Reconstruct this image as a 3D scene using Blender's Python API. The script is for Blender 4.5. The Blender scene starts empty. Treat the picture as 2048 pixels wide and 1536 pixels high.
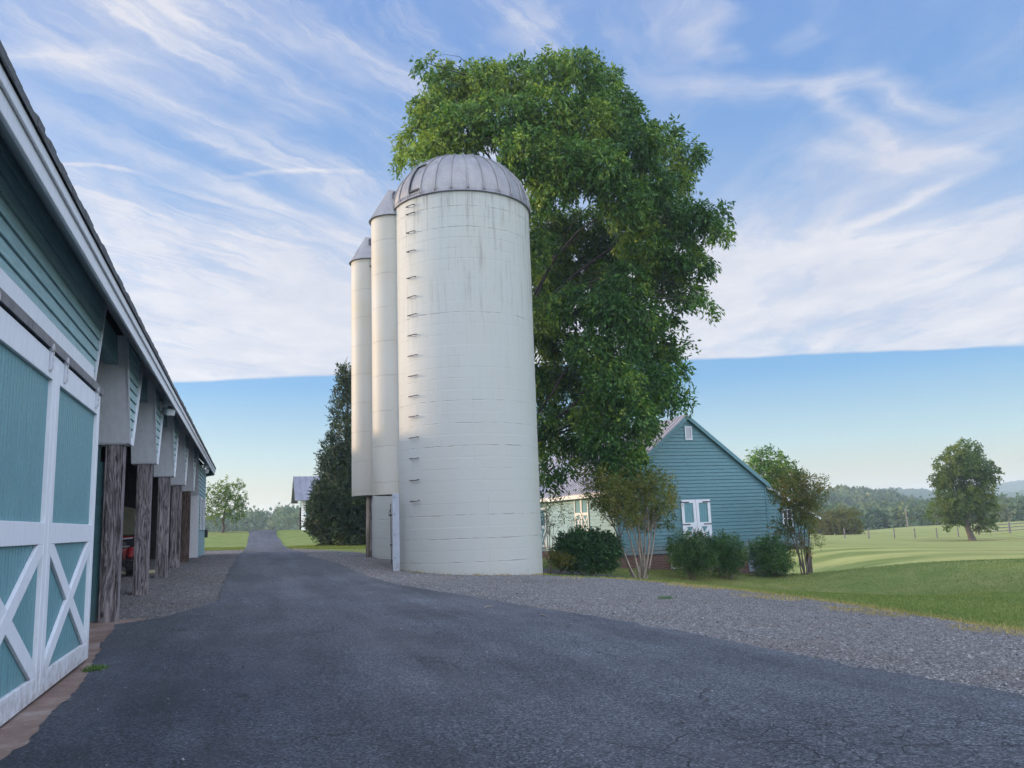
import bpy, math, random
import numpy as np
from mathutils import Matrix, Vector
random.seed(7); RNG = np.random.default_rng(7)
C = bpy.context.scene.collection
PI = math.pi
EYE = 1.55

# ------------------------------------------------------------------ camera model (used for measuring the photo)
FPX = 1657.0
roll = math.atan(.035); pitch = math.radians(9.5015); yaw = math.radians(17.7265)
def cam_basis():
    f = np.array([math.sin(yaw)*math.cos(pitch), math.cos(yaw)*math.cos(pitch), math.sin(pitch)])
    r0 = np.array([math.cos(yaw), -math.sin(yaw), 0.]); u0 = np.cross(r0, f)
    return r0*math.cos(roll)-u0*math.sin(roll), u0*math.cos(roll)+r0*math.sin(roll), f
CR, CU, CF = cam_basis()
def ray(u, v): return CF*FPX + CR*(u-1024) - CU*(v-768)
def on_x(u, v, X): d = ray(u, v); return d*(X/d[0]) + [0, 0, EYE]
def on_y(u, v, Y): d = ray(u, v); return d*(Y/d[1]) + [0, 0, EYE]
def at_depth(u, v, D): return ray(u, v)/FPX*D + [0, 0, EYE]
def at_dist(u, v, D): d = ray(u, v); return d*(D/math.hypot(d[0], d[1])) + [0, 0, EYE]

# ------------------------------------------------------------------ terrain height
ctrl = []
def cp(x, y, z): ctrl.append((x, y, z))
for x, y, z in [(-2.2,-12,0),(-2.2,0,0),(-2.2,8,0),(-2.2,15,0),(0,15,0),(0,5,0),(3,-5,0),(-9,0,0),(-9,16,.02),(-2.2,21,.2),(-9,21,.22),(-2.2,26,.33),
                (-2.2,31,.45),(-9,31,.45),(-2.2,37,.5),(-9,40,.5),(-2.4,46,.48),(-10,47,.5),(-25,20,.3),(-25,50,.8),(-20,-10,.2),
                (4.75,28,.16),(6.6,25.6,-.03),(9.6,27.3,-.25),(4.3,34.8,.38),(10,33,-.25),(12.3,35,-.38),
                (16.4,35.5,-.74),(18.1,35.5,-.88),(20.5,35.5,-1.05),(24,35.5,-1.4),(27,35.5,-1.78),(16.4,48,-.5),(27,50,-2.0),(5,45,.42),(3,50,.42),
                (1,25,.14),(1,35,.42),(8,45,.3),(12,60,.6),(-30,100,1.6),(20,-15,-.5),(0,130,.6),(-15,130,.8),(10,128,.3),
                (0,200,-6),(-60,200,-6),(50,200,-6),(-60,110,.5),(-80,30,1),(40,-20,-1.5),(70,0,-2),(50,10,-1.9)]: cp(x, y, z)
for u, v, D in [(2048,1395,6.9),(1738,1345,8.3),(1300,1257,12.0),(1013,1208,16.0),(872,1184,19.3),(573,1095,58),(492,1097,57),(523,1064,92),(525,1080,75),
                (600,1060,85),(690,1091,54),(447,1065,82),(2048,1262,14.0),(1800,1225,17.0),(1600,1195,20.5),(1450,1178,22.8),(1300,1162,25.2),
                (2048,1228,18),(1850,1198,22),(1640,1167,36),(2048,1160,30),(2048,1120,50),(2048,1085,85),(1943,1082,95),(1700,1078,100),(1660,1120,55),
                (1660,1150,40),(2048,1043,190),(1880,1050,190),(1740,1062,200),(1660,1081,210),(1800,1068,120),(2300,1055,95),(2500,1030,190)]:
    p = at_depth(u, v, D); cp(*p)
ctrl = np.array(ctrl); CC = 7.0
def _phi(a, b): return np.sqrt(((a[:, None, :]-b[None, :, :])**2).sum(-1)+CC*CC)
n = len(ctrl); A = np.zeros((n+3, n+3)); A[:n, :n] = _phi(ctrl[:, :2], ctrl[:, :2]) - 2e-2*np.eye(n)*0
A[:n, n] = 1; A[:n, n+1:] = ctrl[:, :2]; A[n:, :n] = A[:n, n:].T
W_ = np.linalg.lstsq(A, np.concatenate([ctrl[:, 2], np.zeros(3)]), rcond=None)[0]
def terr(xy):
    xy = np.asarray(xy, float).reshape(-1, 2)
    z = _phi(xy, ctrl[:, :2]) @ W_[:n] + W_[n] + xy @ W_[n+1:]
    r = np.hypot(xy[:, 0], xy[:, 1]-40)
    t = np.clip((r-190)/160, 0, 1); t = t*t*(3-2*t)
    return np.clip(z, -9, 4)*(1-t) + t*(-8.)
def tz(x, y): return float(terr([(x, y)])[0])
def ground(u, v):
    d = ray(u, v); t0 = 2/np.hypot(d[0], d[1]); prev = t0
    for k in range(600):
        t = t0*1.02**k; p = d*t+[0, 0, EYE]
        if p[2] < tz(p[0], p[1]):
            a, b = prev, t
            for _ in range(25):
                m = (a+b)/2; p = d*m+[0, 0, EYE]
                if p[2] < tz(p[0], p[1]): b = m
                else: a = m
            return d*b+[0, 0, EYE]
        prev = t
    return d*prev+[0, 0, EYE]

# ------------------------------------------------------------------ object helpers
ORG = {}
def empty(name, loc, label=None, cat=None, group=None):
    o = bpy.data.objects.new(name, None); C.objects.link(o); o.location = loc
    o.empty_display_size = .3; ORG[o.name] = np.array(loc, float)
    tag(o, label, cat, group); return o
def tag(o, label=None, cat=None, group=None, kind=None):
    if label: o['label'] = label
    if cat: o['category'] = cat
    if group: o['group'] = group
    if kind: o['kind'] = kind
    return o
def copy_tree(o, parent=None):
    c = o.copy(); C.objects.link(c); c.parent = parent
    ORG[c.name] = ORG.get(o.name, np.zeros(3))
    for ch in [x for x in bpy.data.objects if x.parent == o]: copy_tree(ch, c)
    return c
def np_mesh(name, V, Fq, mat, parent=None, smooth=False, tint=None, origin=None):
    """V (n,3) world coords, Fq (m,k) same-size faces"""
    V = np.asarray(V, np.float32); Fq = np.asarray(Fq, np.int32); k = Fq.shape[1]
    me = bpy.data.meshes.new(name); me.vertices.add(len(V)); me.loops.add(Fq.size); me.polygons.add(len(Fq))
    o = bpy.data.objects.new(name, me); C.objects.link(o)
    org = ORG[parent.name] if parent is not None else np.zeros(3) if origin is None else np.array(origin, float)
    ORG[o.name] = org
    if parent is not None: o.parent = parent
    else: o.location = org
    me.vertices.foreach_set('co', (V-org.astype(np.float32)).ravel()); me.loops.foreach_set('vertex_index', Fq.ravel())
    me.polygons.foreach_set('loop_start', np.arange(0, Fq.size, k, dtype=np.int32))
    if smooth: me.polygons.foreach_set('use_smooth', np.ones(len(Fq), bool))
    if tint is not None:
        a = me.attributes.new('tint', 'FLOAT', 'POINT'); a.data.foreach_set('value', np.asarray(tint, np.float32))
    me.update(); me.validate()
    me.materials.append(mat); return o
class MB:
    def __init__(s): s.v = []; s.f = []
    def add(s, vs, fs):
        b = len(s.v); s.v += [tuple(map(float, p)) for p in vs]; s.f += [tuple(b+i for i in f) for f in fs]
    def box(s, x0, x1, y0, y1, z0, z1):
        s.add([(x0,y0,z0),(x1,y0,z0),(x1,y1,z0),(x0,y1,z0),(x0,y0,z1),(x1,y0,z1),(x1,y1,z1),(x0,y1,z1)],
              [(0,3,2,1),(4,5,6,7),(0,1,5,4),(1,2,6,5),(2,3,7,6),(3,0,4,7)])
    def hexa(s, p):  # eight corners, bottom ring then top ring
        s.add(p, [(0,3,2,1),(4,5,6,7),(0,1,5,4),(1,2,6,5),(2,3,7,6),(3,0,4,7)])
    def bar(s, a, b, w, h, up=(0, 0, 1)):
        a = np.array(a, float); b = np.array(b, float); d = b-a; d /= np.linalg.norm(d)
        up = np.array(up, float); x = np.cross(d, up); x /= np.linalg.norm(x); y = np.cross(x, d)
        r = [x*w/2*i+y*h/2*j for i, j in ((-1,-1),(1,-1),(1,1),(-1,1))]
        s.hexa([a+q for q in r]+[b+q for q in r])
    def tube(s, pts, rad, n=8, cap=True):
        pts = [np.array(p, float) for p in pts]; b = len(s.v); m = len(pts)
        if np.isscalar(rad): rad = [rad]*m
        ref = np.array([.13, .31, .94])
        for i, p in enumerate(pts):
            d = pts[min(i+1, m-1)]-pts[max(i-1, 0)]; d = d/(np.linalg.norm(d)+1e-9)
            x = np.cross(d, ref if abs(d @ ref) < .95 else np.array([1., 0, 0])); x /= np.linalg.norm(x); y = np.cross(d, x)
            for k in range(n):
                a = 2*PI*k/n; s.v.append(tuple(p+(x*math.cos(a)+y*math.sin(a))*rad[i]))
        for i in range(m-1):
            for k in range(n):
                s.f.append((b+i*n+k, b+i*n+(k+1) % n, b+(i+1)*n+(k+1) % n, b+(i+1)*n+k))
        if cap:
            s.f.append(tuple(b+k for k in range(n))[::-1]); s.f.append(tuple(b+(m-1)*n+k for k in range(n)))
    def prism(s, poly, lo, hi, axis='y'):  # poly in the other two axes
        def P(a, b, c): return (a, c, b) if axis == 'y' else (c, a, b) if axis == 'x' else (a, b, c)
        k = len(poly); s.add([P(a, b, lo) for a, b in poly]+[P(a, b, hi) for a, b in poly],
              [tuple(range(k)), tuple(range(k, 2*k))[::-1]]+[(i, i+k, (i+1) % k+k, (i+1) % k) for i in range(k)])
    def lathe(s, prof, c, n=64, a0=0, a1=2*PI):
        full = abs(a1-a0-2*PI) < 1e-6; m = n if full else n+1; b = len(s.v)
        for r, z in prof:
            for k in range(m):
                a = a0+(a1-a0)*k/n; s.v.append((c[0]+r*math.cos(a), c[1]+r*math.sin(a), z))
        for i in range(len(prof)-1):
            for k in range(n):
                k2 = (k+1) % m if full else k+1
                s.f.append((b+i*m+k, b+i*m+k2, b+(i+1)*m+k2, b+(i+1)*m+k))
    def build(s, name, mat, parent=None, smooth=False, bevel=0, origin=None):
        org = ORG[parent.name] if parent is not None else np.zeros(3) if origin is None else np.array(origin, float)
        me = bpy.data.meshes.new(name); me.from_pydata([tuple(np.array(p)-org) for p in s.v], [], s.f)
        import bmesh
        bm = bmesh.new(); bm.from_mesh(me); bmesh.ops.recalc_face_normals(bm, faces=bm.faces); bm.to_mesh(me); bm.free()
        o = bpy.data.objects.new(name, me); C.objects.link(o); ORG[o.name] = org
        if parent is not None: o.parent = parent
        else: o.location = org
        me.materials.append(mat)
        if smooth:
            for p in me.polygons: p.use_smooth = True
        if bevel:
            md = o.modifiers.new('bevel', 'BEVEL'); md.width = bevel; md.segments = 1; md.limit_method = 'ANGLE'
        return o

# ------------------------------------------------------------------ materials
class NT:
    def __init__(s, t): s.t = t; s.n = t.nodes; s.l = t.links
    def node(s, typ, **kw):
        x = s.n.new(typ)
        for k, v in kw.items():
            if k in ('operation', 'blend_type', 'data_type', 'feature', 'distance', 'noise_dimensions', 'voronoi_dimensions', 'attribute_name', 'interpolation_type',
                     'wave_type', 'bands_direction', 'sky_type', 'sun_disc', 'sun_elevation', 'sun_rotation', 'air_density', 'dust_density', 'ozone_density', 'altitude', 'clamp', 'use_clamp', 'vector_type', 'wave_profile', 'normalize'):
                setattr(x, k, v)
            else:
                i = x.inputs[k] if isinstance(k, int) else x.inputs[k.replace('_', ' ')] if k.replace('_', ' ') in x.inputs else x.inputs[k]
                s.set(i, v)
        return x
    def set(s, i, v):
        if isinstance(v, bpy.types.NodeSocket): s.l.new(v, i)
        else:
            if hasattr(i.default_value, '__len__') and not hasattr(v, '__len__'): v = [v]*len(i.default_value)
            if hasattr(v, '__len__') and hasattr(i.default_value, '__len__') and len(i.default_value) == 4 and len(v) == 3: v = tuple(v)+(1,)
            i.default_value = v
    def m(s, op, a, b=0., c=0., clamp=False):
        x = s.n.new('ShaderNodeMath'); x.operation = op; x.use_clamp = clamp
        for i, v in enumerate((a, b, c)): s.set(x.inputs[i], v)
        return x.outputs[0]
    def vm(s, op, a, b=(0, 0, 0), out=0):
        x = s.n.new('ShaderNodeVectorMath'); x.operation = op
        s.set(x.inputs[0], a); s.set(x.inputs[1], b); return x.outputs[out]
    def mix(s, f, a, b, bt='MIX'):
        x = s.n.new('ShaderNodeMix'); x.data_type = 'RGBA'; x.blend_type = bt
        s.set(x.inputs[0], f); s.set(x.inputs[6], a); s.set(x.inputs[7], b); return x.outputs[2]
    def ramp(s, f, stops, interp='LINEAR'):
        x = s.n.new('ShaderNodeValToRGB'); s.set(x.inputs[0], f); e = x.color_ramp.elements; x.color_ramp.interpolation = interp
        while len(e) < len(stops): e.new(.5)
        for q, (p, c) in zip(e, stops): q.position = p; q.color = (c, c, c, 1) if np.isscalar(c) else tuple(c)+(1,)
        return x.outputs[0]
    def rng(s, v, a, b, c=0., d=1., smooth=False):
        x = s.n.new('ShaderNodeMapRange'); x.interpolation_type = 'SMOOTHSTEP' if smooth else 'LINEAR'
        for i, q in enumerate((v, a, b, c, d)): s.set(x.inputs[i], q)
        return x.outputs[0]
    def noise(s, vec, scale, detail=4., rough=.55, dist=0., out=0):
        x = s.node('ShaderNodeTexNoise', Vector=vec, Scale=scale, Detail=detail, Roughness=rough, Distortion=dist); return x.outputs[out]
    def scale(s, vec, k): return s.vm('MULTIPLY', vec, k)
    def pos(s): return s.node('ShaderNodeNewGeometry').outputs['Position']
    def obj(s): return s.node('ShaderNodeTexCoord').outputs['Object']
    def sep(s, v):
        x = s.node('ShaderNodeSeparateXYZ'); s.set(x.inputs[0], v); return x.outputs
    def comb(s, a, b, c):
        x = s.node('ShaderNodeCombineXYZ')
        for i, q in enumerate((a, b, c)): s.set(x.inputs[i], q)
        return x.outputs[0]
    def bump(s, h, dist, strength=1.):
        return s.node('ShaderNodeBump', Height=h, Distance=dist, Strength=strength).outputs[0]
MATS = {}
def material(name, fn):
    m = bpy.data.materials.new(name); m.use_nodes = True; t = NT(m.node_tree)
    for x in list(t.n):
        if x.type != 'OUTPUT_MATERIAL': t.n.remove(x)
    out = [x for x in t.n if x.type == 'OUTPUT_MATERIAL'][0]
    t.l.new(fn(t), out.inputs[0]); MATS[name] = m; return m
def pbr(t, col, rough=.6, metal=0., normal=None, spec=.4):
    kw = dict(Base_Color=col, Roughness=rough, Metallic=metal); x = t.node('ShaderNodeBsdfPrincipled', **kw)
    x.inputs['Specular IOR Level'].default_value = spec
    if normal is not None: t.set(x.inputs['Normal'], normal)
    return x.outputs[0]
def paint(name, col, wear=.12, rough=.5, grain=(3, 3, 3), bump=.002, dirt=(.12, .1, .08), dirt_amt=.15):
    def f(t):
        p = t.pos(); a = t.noise(t.scale(p, grain), 2.2, 6, .65); b = t.noise(p, 23., 4, .6)
        v = t.rng(a, .3, .7, 1-wear, 1+wear); c = t.mix(1., col, t.comb(v, v, v), 'MULTIPLY')
        d = t.m('MULTIPLY', t.rng(t.noise(p, 5.5, 7, .75), .55, .75, 0, 1, True), dirt_amt)
        c = t.mix(d, c, dirt)
        zz = t.sep(p)[2]; mud = t.m('MULTIPLY', t.rng(t.m('ADD', zz, t.m('MULTIPLY', t.noise(t.scale(p, (2, 2, .6)), 3., 5, .7), -.7)), -.35, .12, 1, 0, True), t.rng(t.noise(p, 9., 5, .7), .35, .65, .1, .75)); c = t.mix(mud, c, (.17, .13, .10))
        run = t.rng(t.noise(t.scale(p, (9, 9, .5)), 1.6, 5, .65), .58, .74, 0, dirt_amt*1.3, True); c = t.mix(run, c, dirt)
        return pbr(t, c, t.rng(b, .3, .7, rough-.08, rough+.1), 0, t.bump(t.m('ADD', t.noise(t.scale(p, grain), 9., 5, .7), t.m('MULTIPLY', b, .4)), bump))
    return material(name, f)
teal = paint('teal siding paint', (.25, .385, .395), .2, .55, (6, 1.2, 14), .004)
teal_panel = paint('teal panel paint', (.12, .265, .29), .1, .5, (8, 8, 1.2), .002)
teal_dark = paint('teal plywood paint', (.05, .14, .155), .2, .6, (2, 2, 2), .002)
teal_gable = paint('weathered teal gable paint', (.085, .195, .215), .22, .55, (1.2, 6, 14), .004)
white = paint('white trim paint', (.62, .64, .67), .06, .5, (6, 6, 1.5), .0015, dirt_amt=.1)
white_warm = paint('cream trim paint', (.74, .72, .66), .06, .5, (6, 6, 1.5), .0015, dirt_amt=.12)
grey_paint = paint('grey board paint', (.58, .61, .63), .08, .55, (6, 6, 1.), .0015)
soffit_m = paint('grey soffit paint', (.62, .64, .64), .08, .6, (3, 1, 3), .001)
louver_m = paint('louver paint', (.62, .64, .66), .05, .5)
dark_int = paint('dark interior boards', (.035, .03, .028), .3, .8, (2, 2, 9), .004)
black_m = paint('black iron', (.015, .015, .017), .2, .45)
rust_m = paint('rusted rung steel', (.06, .045, .038), .3, .7)
dull_m = paint('dull blue grey paint', (.29, .32, .36), .1, .55)
red_m = paint('red enamel', (.22, .012, .012), .12, .4)
olive_m = paint('olive canvas', (.16, .17, .11), .15, .8)
tyre_m = paint('black rubber', (.018, .018, .018), .2, .85)
blue_panel = paint('blue grey panel paint', (.22, .29, .37), .08, .5)
lumber_m = paint('pale lumber', (.42, .38, .22), .2, .7, (9, 1, 9))
def _galv(t):
    p = t.pos(); a = t.noise(t.scale(p, (2, 2, .7)), 1.6, 6, .6); v = t.node('ShaderNodeTexVoronoi', Vector=p, Scale=22.).outputs['Color']
    s = t.sep(v)[0]; c = t.ramp(a, [(.3, (.18, .18, .182)), (.7, (.27, .267, .265))]); k = t.rng(s, 0, 1, .93, 1.06)
    c = t.mix(1., c, t.comb(k, k, k), 'MULTIPLY')
    st = t.rng(t.noise(t.scale(p, (9, 9, .6)), 1.5, 5, .6), .56, .72, 0, .35, True); c = t.mix(st, c, (.2, .17, .15))
    return pbr(t, c, t.rng(a, .3, .7, .42, .6), .55, t.bump(t.noise(p, 3., 3), .008))
galv = material('weathered galvanised sheet', _galv)
def _track(t):
    p = t.pos(); return pbr(t, t.ramp(t.noise(p, 7, 5), [(.3, (.11, .115, .14)), (.7, (.2, .2, .23))]), .45, .6)
track_m = material('grey steel track', _track)
def _chrome(t): return pbr(t, (.5, .52, .55), .35, .7)
hang_m = material('zinc hanger', _chrome)
def _roofmetal(t):
    p = t.pos(); a = t.noise(t.scale(p, (1, .6, 1)), 1.2, 5)
    return pbr(t, t.ramp(a, [(.3, (.29, .285, .305)), (.7, (.40, .39, .41))]), .45, .15)
def _roofold(t): return pbr(t, t.ramp(t.noise(t.scale(t.pos(), (1, .3, 1)), 1.1, 5), [(.3, (.14, .145, .17)), (.7, (.22, .225, .25))]), .5, .1)
roof_old = material('old grey metal roof', _roofold)
roof_metal = material('pale metal roof', _roofmetal)
def _shingle(t):
    p = t.pos(); a = t.noise(p, 30, 5, .8); b = t.noise(p, 2.5, 3)
    c = t.ramp(a, [(.3, (.05, .055, .06)), (.7, (.14, .145, .15))]); return pbr(t, c, .9, 0, t.bump(a, .004))
shingle = material('dark asphalt shingle', _shingle)
def wood(name, dark, light, ring=9.):
    def f(t):
        o = t.obj(); s = t.sep(o)
        w = t.noise(t.scale(o, (1, 1, .16)), 3.0, 2, .5)
        q = t.comb(t.m('ADD', s[0], t.m('MULTIPLY', w, .5)), t.m('ADD', s[1], t.m('MULTIPLY', w, .35)), t.m('MULTIPLY', s[2], .07))
        g = t.noise(q, 15, 3, .6, 2.2); fib = t.noise(t.scale(o, (60, 60, 1.4)), 2.2, 4, .7)
        crack = t.rng(t.noise(t.scale(o, (30, 30, .7)), 1.0, 3, .5, .6), .66, .7, 0, 1, True)
        k = t.m('ADD', t.m('MULTIPLY', g, .65), t.m('MULTIPLY', fib, .35))
        vor = t.node('ShaderNodeTexVoronoi', Vector=t.scale(o, (3.4, 3.4, 1.3)), Scale=1.).outputs['Distance']
        knot = t.rng(vor, .05, .12, 1, 0, True)
        c = t.ramp(k, [(.40, dark), (.5, tuple(a*.55+b*.45 for a, b in zip(dark, light))), (.585, light)])
        c = t.mix(t.m('MULTIPLY', t.m('MAXIMUM', crack, knot), .85), c, (.012, .01, .011))
        return pbr(t, c, .85, 0, t.bump(t.m('SUBTRACT', k, crack), .012), .2)
    return material(name, f)
post_wood = wood('weathered post timber', (.045, .038, .04), (.29, .26, .26))
post_dark = wood('dark stained timber', (.035, .026, .022), (.15, .11, .09))
bark = wood('grey brown bark', (.05, .04, .032), (.17, .14, .115))
bark_dark = wood('dark furrowed bark', (.022, .019, .018), (.085, .072, .065))
bark_pale = wood('pale smooth bark', (.16, .13, .10), (.36, .30, .24))
def _silo(t):
    o = t.obj(); s = t.sep(o); ang = t.m('ARCTAN2', s[1], s[0])
    wob = t.m('MULTIPLY', t.m('SUBTRACT', t.noise(o, .9, 3), .5), .06)
    fine = t.m('MULTIPLY', t.m('SUBTRACT', t.noise(o, 7., 4), .5), .035)
    zz = t.m('DIVIDE', t.m('ADD', s[2], t.m('ADD', wob, fine)), .735)
    fr = t.m('ABSOLUTE', t.m('SUBTRACT', t.m('FRACT', zz), .5)); row = t.m('FLOOR', zz)
    rnd = t.node('ShaderNodeTexWhiteNoise', noise_dimensions='1D', W=t.m('ADD', row, .5)).outputs[0]
    line = t.rng(fr, .012, .028, 1, 0, True)
    brk = t.rng(t.noise(t.scale(o, (1, 1, .3)), 2.4, 5, .7), .42, .62, .1, 1, True)
    heavy = t.rng(rnd, .6, .85, .25, 1.)
    ln = t.m('MULTIPLY', t.m('MULTIPLY', line, brk), heavy)
    # staggered upright form seams
    aa = t.m('ADD', t.m('MULTIPLY', ang, 14/(2*PI)), t.m('MULTIPLY', t.m('FLOOR', t.m('DIVIDE', row, 4.)), .37))
    va = t.m('ABSOLUTE', t.m('SUBTRACT', t.m('FRACT', aa), .5)); vl = t.m('MULTIPLY', t.rng(va, .004, .010, 1, 0, True), t.rng(t.noise(o, 1.3, 3), .45, .6, 0, .7, True))
    # run-off dirt below the rim, drips with their own shapes
    st = t.noise(t.comb(t.m('MULTIPLY', ang, 5.2), t.m('MULTIPLY', s[2], .10), 0.), 3.6, 6, .7)
    st2 = t.noise(t.comb(t.m('MULTIPLY', ang, 2.2), t.m('MULTIPLY', s[2], .22), 3.), 3., 4, .6)
    hz = t.rng(s[2], 3., 13.1, 0, 1); hz = t.m('POWER', hz, 1.7)
    drip = t.m('MULTIPLY', t.m('MULTIPLY', t.rng(st, .47, .66, 0, 1, True), t.rng(st2, .38, .62, .1, 1, True)), hz)
    warm = t.rng(t.noise(t.scale(o, (1, 1, .5)), .8, 5, .6), .4, .75, 0, .3)
    c = t.mix(warm, (.365, .38, .35), (.385, .355, .285))
    blot = t.rng(t.noise(o, 3.5, 7, .75), .56, .74, 0, .18, True); c = t.mix(blot, c, (.42, .39, .33))
    c = t.mix(t.m('MULTIPLY', drip, .7, clamp=True), c, (.14, .13, .11))
    c = t.mix(t.m('MULTIPLY', ln, .45), c, (.2, .185, .16)); c = t.mix(t.m('MULTIPLY', vl, .22), c, (.3, .29, .26))
    sp = t.rng(t.noise(t.scale(o, (1, 1, 1)), 2.2, 2), .3, .7, .0, .05)
    foot = t.m('MULTIPLY', t.rng(s[2], -.2, .35, 1, 0, True), t.rng(t.noise(o, 6, 5, .7), .4, .7, 0, .6, True)); c = t.mix(foot, c, (.3, .26, .21))
    h = t.m('ADD', t.m('MULTIPLY', ln, -1.), t.m('ADD', t.m('MULTIPLY', t.noise(o, 5, 6, .6), .8), t.m('ADD', t.m('MULTIPLY', rnd, .35), t.m('MULTIPLY', vl, -.5))))
    return pbr(t, c, .6, 0, t.bump(h, .012), .3)
silo_m = material('whitewashed silo concrete', _silo)
def _chute(t):
    o = t.obj(); s = t.sep(o); zz = t.m('DIVIDE', t.m('ADD', s[2], t.m('MULTIPLY', t.noise(o, 2, 3), .03)), 1.22)
    fr = t.m('ABSOLUTE', t.m('SUBTRACT', t.m('FRACT', zz), .5)); line = t.m('MULTIPLY', t.rng(fr, .004, .012, 1, 0, True), t.rng(t.noise(o, 3, 4), .35, .6, .2, 1))
    st = t.rng(t.noise(t.scale(o, (5, 5, .25)), 1.5, 6, .7), .52, .74, 0, .3, True)
    c = t.mix(t.rng(t.noise(o, .7, 3), .35, .65, 0, 1), (.38, .355, .28), (.40, .39, .345)); c = t.mix(st, c, (.42, .36, .27)); c = t.mix(t.m('MULTIPLY', line, .55), c, (.22, .2, .17))
    return pbr(t, c, .55, 0, t.bump(t.m('SUBTRACT', t.noise(o, 4, 4), line), .006), .3)
chute_m = material('cream painted chute sheet', _chute)
def _brick(t):
    p = t.pos(); s = t.sep(p); x = t.node('ShaderNodeTexBrick', Vector=t.comb(t.m('ADD', s[0], s[1]), s[2], 0.), Scale=1., Color1=(.20, .07, .05), Color2=(.11, .045, .038), Mortar=(.23, .19, .16))
    x.inputs['Mortar Size'].default_value = .012; x.inputs['Brick Width'].default_value = .22; x.inputs['Row Height'].default_value = .075
    c = t.mix(t.rng(t.noise(p, 6, 5), .3, .7, 0, .5), x.outputs[0], (.09, .05, .04)); return pbr(t, c, .85, 0, t.bump(x.outputs[1], -.01))
brick = material('old red brick', _brick)
def _glass(t): return pbr(t, t.ramp(t.noise(t.pos(), 2, 2), [(.3, (.012, .014, .018)), (.7, (.03, .035, .045))]), .08, 0, None, .5)
glass_m = material('dark window glass', _glass)
def _lens(t): return pbr(t, (.5, .52, .52), .25)
lens_m = material('floodlight glass', _lens)

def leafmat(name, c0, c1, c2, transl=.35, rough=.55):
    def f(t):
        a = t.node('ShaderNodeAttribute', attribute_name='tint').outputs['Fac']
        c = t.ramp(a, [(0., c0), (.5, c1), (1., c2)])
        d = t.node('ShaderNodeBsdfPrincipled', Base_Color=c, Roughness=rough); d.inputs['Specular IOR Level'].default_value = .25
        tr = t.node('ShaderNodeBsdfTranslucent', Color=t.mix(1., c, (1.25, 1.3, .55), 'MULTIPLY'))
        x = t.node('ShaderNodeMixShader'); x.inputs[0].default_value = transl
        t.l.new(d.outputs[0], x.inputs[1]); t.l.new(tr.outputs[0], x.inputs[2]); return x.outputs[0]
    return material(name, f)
leaf_big = leafmat('ash leaf', (.022, .075, .016), (.07, .165, .028), (.23, .31, .045), .3)
leaf_cedar = leafmat('cedar needle', (.012, .032, .014), (.028, .055, .02), (.06, .085, .025), .15)
leaf_small = leafmat('maple leaf', (.05, .11, .025), (.10, .17, .035), (.19, .24, .05))
leaf_oak = leafmat('oak leaf', (.04, .085, .02), (.085, .14, .03), (.17, .20, .045))
leaf_myrtle = leafmat('bronze new leaf', (.055, .09, .022), (.12, .145, .034), (.24, .15, .055), .4)
leaf_olive = leafmat('olive new leaf', (.065, .095, .022), (.135, .165, .034), (.26, .20, .055), .4)
leaf_shrub = leafmat('glossy shrub leaf', (.02, .06, .022), (.036, .095, .03), (.075, .15, .045), .2, .4)
leaf_fern = leafmat('feathery shrub leaf', (.03, .08, .028), (.06, .135, .04), (.12, .20, .055), .3)
leaf_yellow = leafmat('yellow green leaf', (.07, .09, .02), (.12, .125, .03), (.17, .15, .04))
leaf_far = leafmat('woodland leaf', (.03, .07, .035), (.07, .12, .05), (.16, .18, .075), .2, .7)
leaf_grass = leafmat('lawn blade', (.085, .145, .033), (.15, .205, .05), (.29, .285, .105), .3, .7)
leaf_dry = leafmat('dry grass blade', (.2, .16, .06), (.33, .26, .10), (.42, .36, .17), .3, .8)
stone_m = leafmat('crushed stone', (.055, .055, .057), (.145, .145, .143), (.36, .35, .33), 0., .85)

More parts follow.
